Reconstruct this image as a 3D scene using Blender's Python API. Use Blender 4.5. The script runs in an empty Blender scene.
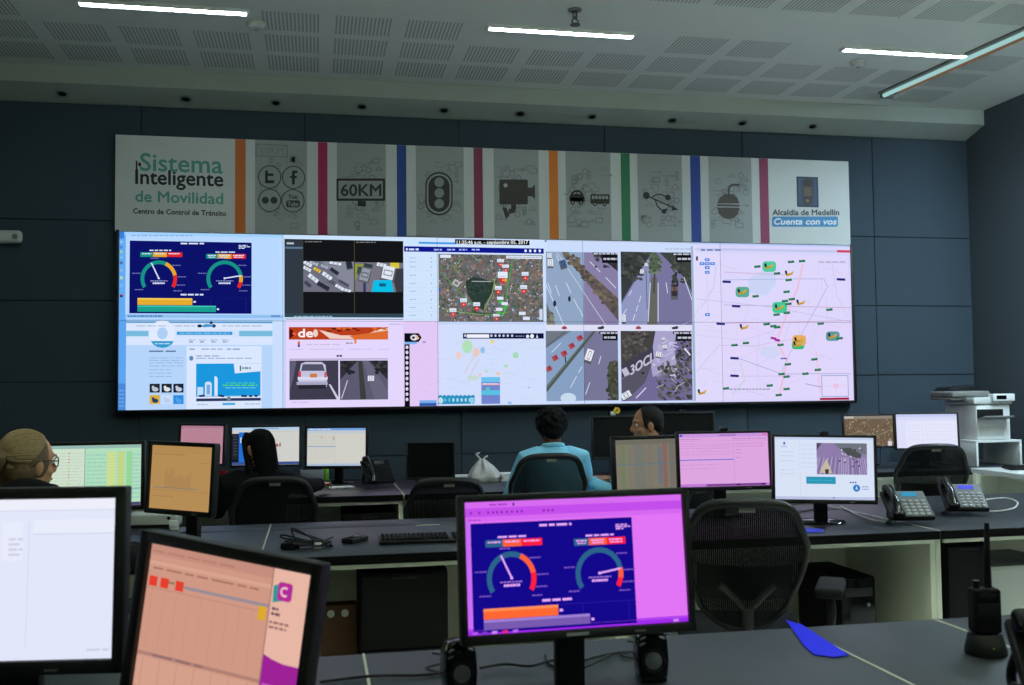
import bpy, bmesh, math, random
from mathutils import Vector, Matrix
R_ = math.radians
rnd = random.Random(7)
SC = bpy.context.scene
COL = SC.collection

# ------------------------------------------------------------------ camera
H = 1.40
_a, _p, _r = R_(11.15), R_(2.66), R_(0.6)
FWD = Vector((math.sin(_a)*math.cos(_p), math.cos(_a)*math.cos(_p), math.sin(_p)))
_r0 = Vector((math.cos(_a), -math.sin(_a), 0)); _u0 = _r0.cross(FWD)
RGT = _r0*math.cos(_r) - _u0*math.sin(_r); UPV = _u0*math.cos(_r) + _r0*math.sin(_r)
EYE = Vector((0, 0, H))
cd = bpy.data.cameras.new('camera'); cam = bpy.data.objects.new('camera', cd); COL.objects.link(cam)
cd.sensor_width = 23.6; cd.lens = 23.6*1000/1024
cd.clip_start = .02
m3 = Matrix((RGT, UPV, -FWD)).transposed()
cam.matrix_world = Matrix.Translation(EYE) @ m3.to_4x4()
SC.camera = cam
cd.dof.use_dof = True; cd.dof.focus_distance = 7.6; cd.dof.aperture_fstop = 4.5

def ray(px, py): return RGT*((px-512)/1000) + UPV*((342.5-py)/1000) + FWD
def atz(px, py, z): d = ray(px, py); return EYE + d*((z-H)/d.z)
def aty(px, py, y): d = ray(px, py); return EYE + d*(y/d.y)

# ------------------------------------------------------------------ colours / materials
def lin1(c):
    c /= 255.0
    return c/12.92 if c <= .04045 else ((c+.055)/1.055)**2.4
def lin(c): return tuple(lin1(v) for v in c[:3]) + (1.0,)
def mat(name, rgb, rough=.5, metal=0., spec=.5, noise=.08, scale=60., bump=0., coat=0., alpha=None):
    m = bpy.data.materials.new(name); m.use_nodes = True
    nt = m.node_tree; b = nt.nodes['Principled BSDF']
    b.inputs['Roughness'].default_value = rough; b.inputs['Metallic'].default_value = metal
    b.inputs['Specular IOR Level'].default_value = spec
    if coat: b.inputs['Coat Weight'].default_value = coat; b.inputs['Coat Roughness'].default_value = .06
    tc = nt.nodes.new('ShaderNodeTexCoord'); nz = nt.nodes.new('ShaderNodeTexNoise')
    nz.inputs['Scale'].default_value = scale; nz.inputs['Detail'].default_value = 3
    nt.links.new(tc.outputs['Object'], nz.inputs['Vector'])
    mx = nt.nodes.new('ShaderNodeMix'); mx.data_type = 'RGBA'
    l = lin(rgb)
    mx.inputs[6].default_value = tuple(max(0, v*(1-noise)) for v in l[:3]) + (1,)
    mx.inputs[7].default_value = tuple(min(1, v*(1+noise)) for v in l[:3]) + (1,)
    nt.links.new(nz.outputs['Fac'], mx.inputs[0]); nt.links.new(mx.outputs[2], b.inputs['Base Color'])
    if bump:
        bp = nt.nodes.new('ShaderNodeBump'); bp.inputs['Strength'].default_value = bump; bp.inputs['Distance'].default_value = .004
        nt.links.new(nz.outputs['Fac'], bp.inputs['Height']); nt.links.new(bp.outputs['Normal'], b.inputs['Normal'])
    return m
def emat(name, rgb, strength):
    m = bpy.data.materials.new(name); m.use_nodes = True; nt = m.node_tree; nt.nodes.clear()
    o = nt.nodes.new('ShaderNodeOutputMaterial'); e = nt.nodes.new('ShaderNodeEmission')
    e.inputs[0].default_value = lin(rgb); e.inputs[1].default_value = strength
    nt.links.new(e.outputs[0], o.inputs[0]); return m
def attr_emit(name, strength):
    m = bpy.data.materials.new(name); m.use_nodes = True; nt = m.node_tree; nt.nodes.clear()
    o = nt.nodes.new('ShaderNodeOutputMaterial'); e = nt.nodes.new('ShaderNodeEmission')
    a = nt.nodes.new('ShaderNodeAttribute'); a.attribute_name = 'col'
    nt.links.new(a.outputs['Color'], e.inputs[0]); e.inputs[1].default_value = strength
    nt.links.new(e.outputs[0], o.inputs[0]); return m
def attr_paint(name, rough, spec, coat):
    m = mat(name, (200, 200, 200), rough, 0, spec); nt = m.node_tree; b = nt.nodes['Principled BSDF']
    a = nt.nodes.new('ShaderNodeAttribute'); a.attribute_name = 'col'
    nt.links.new(a.outputs['Color'], b.inputs['Base Color'])
    b.inputs['Coat Weight'].default_value = coat; b.inputs['Coat Roughness'].default_value = .03
    return m
def weave(name, rgb, open_, scale):
    m = mat(name, rgb, .8, 0, .2); nt = m.node_tree; b = nt.nodes['Principled BSDF']
    tc = nt.nodes.new('ShaderNodeTexCoord'); w = nt.nodes.new('ShaderNodeTexWave'); w.bands_direction = 'X'
    w.inputs['Scale'].default_value = scale; w.inputs['Distortion'].default_value = 0
    nt.links.new(tc.outputs['Object'], w.inputs['Vector'])
    lt = nt.nodes.new('ShaderNodeMath'); lt.operation = 'GREATER_THAN'; lt.inputs[1].default_value = open_
    nt.links.new(w.outputs['Fac'], lt.inputs[0])
    tr = nt.nodes.new('ShaderNodeBsdfTransparent'); mx = nt.nodes.new('ShaderNodeMixShader')
    nt.links.new(lt.outputs[0], mx.inputs[0]); nt.links.new(b.outputs[0], mx.inputs[1]); nt.links.new(tr.outputs[0], mx.inputs[2])
    nt.links.new(mx.outputs[0], nt.nodes['Material Output'].inputs[0]); return m

M = dict(
    wall=mat('wall_fabric', (64, 76, 85), .9, 0, .1, .10, 160, .15),
    wall_gap=mat('wall_gap', (30, 37, 44), .9),
    side_wall=mat('side_wall_paint', (80, 88, 94), .9, 0, .1, .06, 40),
    soffit=mat('soffit_shaded_paint', (178, 186, 178), .9, 0, .1, .03, 8), ceiling=mat('ceiling_paint', (228, 232, 222), .9, 0, .1, .03, 8),  # soffit: the ceiling paint darkened to stand in for weaker light
    slot=mat('ceiling_slot', (176, 182, 174), .9),
    floor=mat('floor_vinyl', (226, 226, 218), .45, 0, .4, .06, 6),
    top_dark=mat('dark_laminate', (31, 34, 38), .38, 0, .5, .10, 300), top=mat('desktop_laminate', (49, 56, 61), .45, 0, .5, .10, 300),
    edge=mat('desk_edge_rubber', (7, 7, 8), .85, 0, .15),
    cream=mat('desk_panel_cream', (232, 234, 214), .5, 0, .4, .03, 10),
    strip=mat('desk_strip_cream', (205, 203, 180), .5, 0, .4, .03, 10),
    black=mat('black_plastic', (10, 10, 11), .5, 0, .5, .1, 200),
    matte=mat('matte_black', (12, 12, 13), .8, 0, .3, .1, 120),
    gloss=mat('gloss_black', (8, 8, 9), .12, 0, .5),
    off=mat('dark_screen', (12, 12, 14), .25, 0, .5, .05),
    grey=mat('grey_plastic', (120, 120, 116), .5),
    phone_grey=mat('phone_grey', (74, 76, 76), .5), key_grey=mat('key_grey', (150, 152, 148), .5), lgrey=mat('light_plastic', (196, 198, 194), .45),
    white=mat('white_plastic', (222, 224, 220), .4),
    paper=mat('paper', (225, 226, 224), .8),
    silver=mat('silver_trim', (170, 172, 175), .3, .8),
    cone=mat('speaker_cone', (150, 152, 154), .35, .3),
    mesh=weave('chair_mesh', (11, 11, 12), .985, 42.),
    fabric=mat('seat_fabric', (14, 15, 17), .9, 0, .2, .2, 250, .3),
    tag=mat('chair_tag', (120, 122, 112), .7),
    skin_a=mat('skin_light', (196, 146, 112), .55, 0, .3, .06, 30),
    skin_b=mat('skin_brown', (186, 128, 98), .55, 0, .3, .06, 30),
    skin_c=mat('skin_dark', (104, 66, 48), .55, 0, .3, .06, 30),
    shirt=mat('blue_shirt', (146, 218, 252), .85, 0, .2, .08, 60, .4),
    jacket=mat('black_jacket', (15, 16, 20), .9, 0, .2, .15, 60, .4),
    trouser=mat('dark_trousers', (22, 24, 30), .9, 0, .2, .15, 60, .3),
    hair_k=mat('black_hair', (8, 7, 7), .75, 0, .2, .5, 90, .8),
    hair_b=mat('blonde_hair', (100, 80, 52), .55, 0, .4, .45, 70, .8),
    hair_s=mat('hair_highlight', (146, 122, 82), .5, 0, .5, .4, 70), hair_d=mat('dark_brown_hair', (16, 13, 12), .7, 0, .25, .4, 90, .8),
    shoe=mat('black_shoe', (14, 14, 14), .4),
    eye=mat('eye_white', (220, 218, 212), .2), iris=mat('iris', (30, 20, 14), .2), lip=mat('lip', (130, 70, 62), .5),
    red=mat('red_plastic', (215, 40, 36), .4), green=mat('green_plastic', (120, 190, 50), .4),
    blue=mat('blue_pad', (30, 50, 200), .6), vivid=mat('blue_light_patch', (18, 28, 255), .6, 0, .2, .02),  # vivid carries the blue light patch on the near desk as colour
    bag=mat('plastic_bag', (205, 200, 198), .35, 0, .5, .1, 40, .5),
    brown=mat('brown_board', (92, 62, 42), .7, 0, .3, .15, 20),
    yellow=mat('yellow_petal', (225, 190, 40), .7), wirew=mat('white_cable', (190, 192, 190), .5),
    sprink=mat('sprinkler_metal', (90, 92, 92), .35, .7),
    lamp=emat('lamp_tube', (222, 246, 255), 45.0),
    lamp_right=emat('lamp_tube_strong', (240, 255, 236), 110.0), lamp_mid=emat('lamp_tube_mid', (240, 255, 236), 80.0), lamp_left=emat('lamp_tube_soft', (240, 255, 238), 45.0), fill_corner=emat('fill_tube_corner', (206, 234, 255), 480.0), lamp_right_low=emat('lamp_tube_low_r', (240, 255, 236), 50.0), lamp_mid_low=emat('lamp_tube_low_m', (240, 255, 236), 34.0), lamp_left_low=emat('lamp_tube_low_l', (240, 255, 238), 20.0), lamp_left_direct=emat('lamp_tube_direct_soft', (240, 255, 238), 35.0), lamp_mid_direct=emat('lamp_tube_direct_mid', (240, 255, 238), 60.0), lamp_right_direct=emat('lamp_tube_direct_strong', (240, 255, 238), 85.0), reflection_dim=emat('reflection_tube_dim', (168, 216, 214), .85), reflection_warm=emat('reflection_tube_warm', (190, 150, 120), .3),  # corner, right, mid, left: added fill light; dim and warm: a reflection
    lcd=emat('phone_lcd', (60, 150, 190), 1.0), lcd2=emat('phone_lcd_violet', (90, 100, 235), 1.0),
    led=emat('white_led', (200, 225, 255), .7),
    screen=attr_emit('screen_light', 1.0), print=attr_paint('printed_board', .5, .4, .0), sign=attr_paint('printed_label', .6, .3, 0),
)

# ------------------------------------------------------------------ mesh building
class MB:
    def __init__(s): s.bm = bmesh.new()
    def _join(s, t, mx=None):
        if mx is not None: bmesh.ops.transform(t, matrix=mx, verts=t.verts)
        me = bpy.data.meshes.new('tmp'); t.to_mesh(me); t.free(); s.bm.from_mesh(me); bpy.data.meshes.remove(me); return s
    def box(s, x0, x1, y0, y1, z0, z1, bev=0., seg=2, mx=None):
        t = bmesh.new(); bmesh.ops.create_cube(t, size=1)
        for v in t.verts: v.co = Vector(((x0+x1)/2+v.co.x*(x1-x0), (y0+y1)/2+v.co.y*(y1-y0), (z0+z1)/2+v.co.z*(z1-z0)))
        if bev: bmesh.ops.bevel(t, geom=t.edges[:], offset=bev, segments=seg, affect='EDGES', profile=.5)
        return s._join(t, mx)
    def tube(s, pts, rad, n=10, caps=True, closed=False, mx=None, flat=1.):
        pts = [Vector(p) for p in pts]; k = len(pts)
        rads = rad if isinstance(rad, (list, tuple)) else [rad]*k
        t = bmesh.new(); rings = []; ref = None
        for i, p in enumerate(pts):
            if closed: d = pts[(i+1) % k]-pts[i-1]
            else: d = pts[min(i+1, k-1)]-pts[max(i-1, 0)]
            d.normalize()
            if ref is None:
                ref = Vector((0, 0, 1)) if abs(d.z) < .9 else Vector((0, 1, 0))
            side = d.cross(ref)
            if side.length < 1e-5: side = d.orthogonal()
            side.normalize(); ref = side.cross(d).normalized()
            rings.append([t.verts.new(p+side*math.cos(q)*rads[i]+ref*math.sin(q)*rads[i]*flat) for q in (2*math.pi*j/n for j in range(n))])
        for i in range(k if closed else k-1):
            A, B = rings[i], rings[(i+1) % k]
            for j in range(n): t.faces.new((A[j], A[(j+1) % n], B[(j+1) % n], B[j]))
        if caps and not closed: t.faces.new(rings[0][::-1]); t.faces.new(rings[-1])
        return s._join(t, mx)
    def rings(s, secs, n=24, mx=None):   # secs: (cx,cy,z,rx,ry) stacked in z
        t = bmesh.new(); rr = []
        for cx, cy, z, rx, ry in secs:
            rr.append([t.verts.new((cx+rx*math.cos(2*math.pi*j/n), cy+ry*math.sin(2*math.pi*j/n), z)) for j in range(n)])
        for A, B in zip(rr, rr[1:]):
            for j in range(n): t.faces.new((A[j], A[(j+1) % n], B[(j+1) % n], B[j]))
        t.faces.new(rr[0][::-1]); t.faces.new(rr[-1]); return s._join(t, mx)
    def lathe(s, prof, n=24, mx=None): return s.rings([(0, 0, z, max(r, 1e-4), max(r, 1e-4)) for r, z in prof], n, mx)
    def ball(s, c, r, u=20, v=14, mx=None):
        t = bmesh.new(); bmesh.ops.create_uvsphere(t, u_segments=u, v_segments=v, radius=1)
        r = (r, r, r) if not isinstance(r, (tuple, list)) else r
        l = Matrix.Translation(c) @ Matrix.Diagonal((*r, 1))
        return s._join(t, l if mx is None else mx @ l)
    def prism(s, out, y0, y1, bev=0., mx=None):   # outline in (x,z), depth along y
        t = bmesh.new(); f = t.faces.new([t.verts.new((x, y0, z)) for x, z in out])
        e = bmesh.ops.extrude_face_region(t, geom=[f]); 
        for g in e['geom']:
            if isinstance(g, bmesh.types.BMVert): g.co.y = y1
        bmesh.ops.recalc_face_normals(t, faces=t.faces)
        if bev: bmesh.ops.bevel(t, geom=t.edges[:], offset=bev, segments=2, affect='EDGES', profile=.5)
        return s._join(t, mx)
    def grid(s, f, nu, nv, mx=None, thick=0.):
        t = bmesh.new(); vs = [[t.verts.new(f(i/nu, j/nv)) for i in range(nu+1)] for j in range(nv+1)]
        for j in range(nv):
            for i in range(nu): t.faces.new((vs[j][i], vs[j][i+1], vs[j+1][i+1], vs[j+1][i]))
        if thick:
            bmesh.ops.recalc_face_normals(t, faces=t.faces)
            bmesh.ops.solidify(t, geom=t.faces[:], thickness=thick)
        return s._join(t, mx)
    def quad(s, *p):
        s.bm.faces.new([s.bm.verts.new(q) for q in p]); return s
    def mesh(s, name, smooth=True):
        bmesh.ops.recalc_face_normals(s.bm, faces=s.bm.faces)
        me = bpy.data.meshes.new(name); s.bm.to_mesh(me); s.bm.free()
        if smooth:
            me.polygons.foreach_set('use_smooth', [True]*len(me.polygons)); me.set_sharp_from_angle(angle=R_(38))
        return me
    def build(s, name, m, parent=None, smooth=True, label=None):
        return link(name, s.mesh(name, smooth), m, parent, label)
def link(name, me, m, parent=None, label=None):
    o = bpy.data.objects.new(name, me); COL.objects.link(o)
    if m is not None and not me.materials: me.materials.append(M[m] if isinstance(m, str) else m)
    if parent is not None: o.parent = parent
    if label: o['label'] = label
    return o
def tag(o, label, cat, group=None):
    o['label'] = label; o['category'] = cat
    if group: o['group'] = group
    return o
def thing(name, label, cat, loc=(0, 0, 0), rz=0., group=None):
    o = bpy.data.objects.new(name, None); COL.objects.link(o); o.empty_display_size = .1
    o.location = loc; o.rotation_euler = (0, 0, rz); return tag(o, label, cat, group)
def struct(o): o['kind'] = 'structure'; return o
def kids(o): return [c for c in bpy.data.objects if c.parent == o]
def copy_tree(o, parent=None):
    c = o.copy(); COL.objects.link(c)
    if parent is not None: c.parent = parent
    for ch in kids(o): copy_tree(ch, c)
    return c
def smooth_path(pts, n=6):
    pts = [Vector(p) for p in pts]; out = []
    for i in range(len(pts)-1):
        p0, p1, p2, p3 = pts[max(i-1, 0)], pts[i], pts[i+1], pts[min(i+2, len(pts)-1)]
        for k in range(n):
            t = k/n
            out.append(.5*((2*p1)+(p2-p0)*t+(2*p0-5*p1+4*p2-p3)*t*t+(3*p1-p0-3*p2+p3)*t**3))
    return out+[pts[-1]]

# ------------------------------------------------------------------ flat pictures (screens, printed board)
_txt = {}
def glyphs(s):
    if s not in _txt:
        cu = bpy.data.curves.new('t', 'FONT'); cu.body = s; cu.size = 1; cu.resolution_u = 3
        o = bpy.data.objects.new('t', cu); COL.objects.link(o)
        dg = bpy.context.evaluated_depsgraph_get(); me = o.evaluated_get(dg).to_mesh(); me.calc_loop_triangles()
        tr = [[(me.vertices[i].co.x, me.vertices[i].co.y) for i in t.vertices] for t in me.loop_triangles]
        o.evaluated_get(dg).to_mesh_clear(); bpy.data.objects.remove(o); bpy.data.curves.remove(cu)
        xs = [p[0] for t in tr for p in t] or [0, 1]
        _txt[s] = (tr, min(xs), max(xs))
    return _txt[s]
def clip_poly(poly, x0, y0, x1, y1):
    for ax, lim, sg in ((0, x0, 1), (0, x1, -1), (1, y0, 1), (1, y1, -1)):
        out = []; n = len(poly)
        for i in range(n):
            a, b = poly[i], poly[(i+1) % n]; da, db = sg*(a[ax]-lim), sg*(b[ax]-lim)
            if da >= 0: out.append(a)
            if (da >= 0) != (db >= 0):
                t = da/(da-db); out.append((a[0]+(b[0]-a[0])*t, a[1]+(b[1]-a[1])*t))
        poly = out
        if len(poly) < 3: return []
    return poly
class Canvas:
    """Convex coloured polygons in metres (u right, v up) on ascending layers; xf turns drawing coordinates into (u, v)."""
    def __init__(s, xf): s.xf = xf; s.p = []; s.sat = 1.; s.clipr = None
    def sub(s, xf):
        c = Canvas(xf); c.p = s.p; c.clipr = None; c.par = s; return c
    def _add(s, uv, col, ly):
        if s.clipr: uv = clip_poly(uv, *s.clipr)
        if s.sat != 1:
            g_ = sum(col[:3])/3; col = tuple(g_+(v-g_)*s.sat for v in col[:3])
        if len(uv) >= 3: s.p.append((uv, col, ly))
    def poly(s, pts, col, ly=1): s._add([s.xf(*q) for q in pts], col, ly)
    def rect(s, x0, y0, x1, y1, col, ly=1):
        a, b = s.xf(x0, y0), s.xf(x1, y1)
        s._add([(a[0], b[1]), (b[0], b[1]), (b[0], a[1]), (a[0], a[1])], col, ly)
    def clip(s, x0, y0, x1, y1):
        a, b = s.xf(x0, y0), s.xf(x1, y1); s.clipr = (a[0], b[1], b[0], a[1])
    def noclip(s): s.clipr = None
    def ell(s, cx, cy, rx, ry, col, ly=1, n=20, rot=0.):
        c_, s_ = math.cos(rot), math.sin(rot)
        s.poly([(cx+rx*math.cos(q)*c_-ry*math.sin(q)*s_, cy+rx*math.cos(q)*s_+ry*math.sin(q)*c_) for q in (2*math.pi*i/n for i in range(n))], col, ly)
    def orect(s, cx, cy, w, h, rot, col, ly=1):
        c_, s_ = math.cos(rot), math.sin(rot)
        s.poly([(cx+dx*w/2*c_-dy*h/2*s_, cy+dx*w/2*s_+dy*h/2*c_) for dx, dy in ((-1, -1), (1, -1), (1, 1), (-1, 1))], col, ly)
    def rrect(s, x0, y0, x1, y1, r, col, ly=1):
        pts = []
        for cx, cy, a0 in ((x1-r, y0+r, -90), (x1-r, y1-r, 0), (x0+r, y1-r, 90), (x0+r, y0+r, 180)):
            pts += [(cx+r*math.cos(R_(a0+k*22.5)), cy+r*math.sin(R_(a0+k*22.5))) for k in range(5)]
        s.poly(pts, col, ly)
    def arc(s, cx, cy, r0, r1, a0, a1, col, ly=1, n=14):     # degrees, counter-clockwise, y down
        for i in range(n):
            q, w = R_(a0+(a1-a0)*i/n), R_(a0+(a1-a0)*(i+1)/n)
            s.poly([(cx+r*math.cos(t), cy-r*math.sin(t)) for r, t in ((r0, q), (r1, q), (r1, w), (r0, w))], col, ly)
    def line(s, x0, y0, x1, y1, w, col, ly=1):
        d = math.hypot(x1-x0, y1-y0) or 1; nx, ny = -(y1-y0)/d*w/2, (x1-x0)/d*w/2
        s.poly([(x0+nx, y0+ny), (x1+nx, y1+ny), (x1-nx, y1-ny), (x0-nx, y0-ny)], col, ly)
    def path(s, pts, w, col, ly=1):
        for a, b in zip(pts, pts[1:]): s.line(*a, *b, w, col, ly)
    def text(s, t, x0, x1, base, cap, col, ly=2, slant=0., skew=0., fat=0.):
        tr, a, b = glyphs(t); sx = (x1-x0)/(b-a); sy = cap/.71
        offs = [(0, 0)] if not fat else [(-fat, 0), (fat, 0), (0, -fat), (0, fat)]
        for q_, (ox, oy) in enumerate(offs):
            for g in tr: s.poly([(x0+(q[0]-a)*sx+q[1]*sy*slant+ox, base-q[1]*sy+(q[0]-a)*sx*skew+oy) for q in g], col, ly+.2*q_)
    def dash(s, x0, x1, y, h, col, ly=2, word=None):
        """an unreadable line of small print"""
        word = word or (x1-x0)/7; x = x0
        while x < x1-.2*word:
            w = min(word*rnd.uniform(.5, 1.5), x1-x); s.rect(x, y-h/2, x+w, y+h/2, col, ly); x += w+word*.22
    def mesh(s, name, clipr=None, tint=(1, 1, 1), place=None, step=.00035):
        vs, fs, cs = [], [], []
        for uv, col, ly in s.p:
            if clipr:
                uv = clip_poly(uv, *clipr)
                if len(uv) < 3: continue
            l = lin(col); l = tuple(l[i]*tint[i] for i in range(3))+(1,)
            i0 = len(vs); ar = sum(uv[i-1][0]*uv[i][1]-uv[i][0]*uv[i-1][1] for i in range(len(uv)))
            if ar < 0: uv = uv[::-1]
            for u, v in uv:
                q = Vector((u, -step*ly, v)); vs.append(place(q) if place else q); cs.append(l)
            fs.append(tuple(range(i0, i0+len(uv))))
        me = bpy.data.meshes.new(name); me.from_pydata(vs, [], fs)
        at = me.color_attributes.new('col', 'FLOAT_COLOR', 'POINT')
        at.data.foreach_set('color', [x for c in cs for x in c]); return me
def crop(ox, oy, sc, base): return lambda x, y: base(ox+x/sc, oy+y/sc)

# ------------------------------------------------------------------ room shell
XL, XR, YF, YB, ZC = -5.0, 5.93, -2.6, 8.2, 3.87
struct(MB().box(XL, XR, YF, YB, -.1, 0).build('floor', 'floor', smooth=False))
struct(MB().box(XL, XR, YF, YB, ZC, ZC+.1).build('ceiling', 'ceiling', smooth=False))
LAMP_Y = 6.60
sl = MB()
for iy in range(12):
    y0 = 7.44-.435*iy+(0 if iy < 4 else -.06)
    if y0 < 2.5: break
    for ix in range(-9, 12):
        x0 = -.34+.478*ix
        if x0 < XL+.3 or x0+.38 > XR-.2: continue
        if iy in (2, 3):
            if iy == 3: continue
            if any(a-.2 < x0+.19 < b+.2 for a, b in ((-1.45, -.44), (1.17, 2.18), (3.73, 4.73))): continue
        for k in range(15):
            xs = x0+.0255*k
            sl.quad((xs, y0, ZC-.0015), (xs+.0115, y0, ZC-.0015), (xs+.0115, y0+.345, ZC-.0015), (xs, y0+.345, ZC-.0015))
o = struct(sl.build('ceiling_slots', 'slot', smooth=False))
# back wall: fabric covered panels over a dark joint, and the dropped soffit in front of it
struct(MB().box(XL, XR, YB, YB+.12, 0, ZC).build('wall_back', 'wall_gap', smooth=False))
wp = MB(); xs = [XL+.002]+[x for x in (-3.86, -2.6, -1.34, -.08, 1.18, 2.44, 3.70, 4.96)]+[XR-.002]
zs = [.002, .25, .87, 1.49, 2.115, 2.74, 3.65]
for a, b in zip(xs, xs[1:]):
    for c, d in zip(zs, zs[1:]): wp.box(a+.003, b-.003, YB-.02, YB-.0005, c+.003, d-.003, .002, 1)
struct(wp.build('wall_back_panels', 'wall'))
so = MB(); [so.bm.verts.new((x, y, z)) for x in (XL+.002, XR-.002) for y, z in ((YB-.27, ZC-.001), (YB-.27, 3.735), (YB-.0005, 3.655), (YB-.0005, ZC-.001))]; so.bm.verts.ensure_lookup_table(); sv = so.bm.verts  # underside sloped so that it catches light from the front
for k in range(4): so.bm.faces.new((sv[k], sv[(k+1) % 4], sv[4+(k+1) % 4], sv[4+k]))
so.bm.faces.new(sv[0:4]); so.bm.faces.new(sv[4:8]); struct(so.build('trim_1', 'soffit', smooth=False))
struct(MB().box(XR, XR+.12, YF, YB, 0, ZC).build('wall_right', 'side_wall', smooth=False))
struct(MB().box(XL-.12, XL, YF, YB, 0, ZC).build('wall_left', 'side_wall', smooth=False))
struct(MB().box(XL, XR, YF-.12, YF, 0, ZC).build('wall_front', 'side_wall', smooth=False))
struct(MB().box(XL, XR, YB-.035, YB-.021, 0, .09, .003).build('baseboard_back', 'matte'))
# small recessed spots in the soffit
for i, px in enumerate((62, 186, 276, 362, 444, 520, 592, 672, 742, 812)):
    p = aty(px, 110, YB-.13)
    t = thing('recessed_spotlight', 'unlit recessed spotlight, number %s from the corner in the soffit row' % (10-i), 'spotlight', (p.x, YB-.13, 3.6933), 0, 'recessed spotlights in the soffit'); t.rotation_euler = (-math.atan2(.08, .27), 0, 0)
    t['label'] = 'small unlit dark recessed spotlight in the underside of the pale soffit'
    MB().lathe([(.032, 0), (.045, 0), (.046, -.004), (.03, -.005), (.03, .0)], 20).build('trim_ring', 'silver', t)
    MB().lathe([(.0, -.001), (.029, -.001), (.029, -.003), (.0, -.0035)], 20).build('lens', 'gloss', t)

def ceiling_lamp(label, x, y, length, axis, tube='lamp', w=.06, group='ceiling strip lamps'):
    t = thing('ceiling_light', label, 'ceiling lamp', (x, y, ZC), 0 if axis == 'x' else math.pi/2, group)
    L = length/2
    MB().box(-L-.02, L+.02, -w/2-.012, -w/2, -.022, -.0005, .002).box(-L-.02, L+.02, w/2, w/2+.012, -.022, -.0005, .002) \
        .box(-L-.02, -L, -w/2, w/2, -.022, -.0005, .002).box(L, L+.02, -w/2, w/2, -.022, -.0005, .002).build('housing', 'white', t)
    MB().box(-L+.002, L-.002, -w/2+.002, w/2-.002, -.019, -.003, .004).build('diffuser', tube, t)
    return t
ceiling_lamp('lit ceiling strip lamp above the white wordmark end of the banner', -.945, LAMP_Y, 1.02, 'x')
ceiling_lamp('lit ceiling strip lamp beside the sprinkler in the middle of the ceiling', 1.675, LAMP_Y, 1.02, 'x')
ceiling_lamp('lit ceiling strip lamp near the right wall, crossed over by the slanting lamp reflection', 4.31, LAMP_Y, 1.02, 'x')
for y in (3.35, 1.0, -1.4):  # unseen lamps added for fill; the tray rows throw light up to the ceiling
    for x, tb in ((-.9, 'lamp_left'), (1.8, 'lamp_mid'), (4.4, 'lamp_right')):
        t = thing('added_pendant_light', 'unseen suspended strip lamp added over the desks nearer to the viewer', 'pendant lamp', (x, y, ZC), 0, 'unseen pendant lamps added over the near half of the room')
        if y == 1.0: tb += '_low'
        if y > 3:
            tb += '_direct'; MB().box(-.55, .55, -.022, .022, -.60, -.55, .004).build('housing', 'white', t)
        else: MB().box(-.55, .55, -.11, .11, -.62, -.61, .003).box(-.55, .55, -.115, -.108, -.62, -.575, .002).box(-.55, .55, .108, .115, -.62, -.575, .002).build('tray', 'white', t)
        MB().tube([(-.53, -.045, -.585), (.53, -.045, -.585)], .016, 12).build('tube', tb, t); MB().tube([(-.53, .045, -.585), (.53, .045, -.585)], .016, 12).build('tube', tb, t)
        for sx in (-.4, .4): MB().tube([(sx, 0, -.56), (sx, 0, -.0005)], .003, 6).build('suspension_wire', 'silver', t)
t = thing('corner_fill_light', 'unseen deep-sided fill lamp added over the printer corner, out at the right wall', 'ceiling lamp', (5.45, 5.3, ZC))  # added out of view to brighten the right; its shield darkens the upper wall
MB().box(.045, .06, -.8, .8, -.10, -.0005, .002).box(-.06, -.045, -.8, .8, -.05, -.0005, .002).build('shield', 'matte', t)
MB().box(-.043, .043, -.78, .78, -.03, -.003, .004).build('diffuser', 'fill_corner', t)
# a lamp reflection, built as twin tubes running towards the back wall at the far corner
A, B = atz(886, 95, ZC-.03), atz(1040, 27, ZC-.03)
t = thing('reflected_tube_light', 'slanting lamp reflection built as twin tubes over the printer corner', 'ceiling lamp', ((A.x+B.x)/2, (A.y+B.y)/2, ZC))
d = Vector((B.x-A.x, B.y-A.y, 0)); L = d.length/2; t.rotation_euler = (0, 0, math.atan2(d.y, d.x))
MB().box(-L-.03, L+.03, -.06, .10, -.018, -.0005, .003).build('housing', 'grey', t)
MB().tube([(-L, -.02, -.036), (L, -.02, -.036)], .017, 14).build('tube', 'reflection_dim', t, label='bright greenish white streak of the reflection')
MB().tube([(-L+.1, .06, -.03), (L, .06, -.03)], .011, 14).build('tube', 'reflection_warm', t, label='dim warm streak of the reflection')
for x in (-L-.01, L+.01): MB().box(x-.012, x+.012, -.045, .075, -.055, -.016, .003).build('tube_socket', 'grey', t)
# smoke detectors and sprinkler
for px, py, lb in ((256, 27, 'round white smoke detector on the ceiling near the banner wordmark'), (858, 65, 'round white smoke detector on the ceiling below the slanting lamp reflection')):
    p = atz(px, py, ZC-.03)
    t = thing('smoke_detector', lb, 'smoke detector', (p.x, p.y, ZC), 0)
    MB().lathe([(.0, 0), (.062, -.0005), (.064, -.012), (.058, -.02), (.058, -.024), (.05, -.04), (.03, -.046), (0, -.047)], 28).build('housing', 'lgrey', t)
    MB().lathe([(.0, -.046), (.012, -.046), (.012, -.051), (0, -.052)], 14).build('test_button', 'grey', t)
p = atz(575, 17, ZC-.05)
t = thing('ceiling_sprinkler', 'dark metal sprinkler head hanging beside the middle strip lamp', 'sprinkler', (p.x, p.y, ZC))
MB().lathe([(0, 0), (.045, -.0005), (.045, -.008), (.02, -.014), (0, -.014)], 20).build('escutcheon', 'grey', t)
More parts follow.
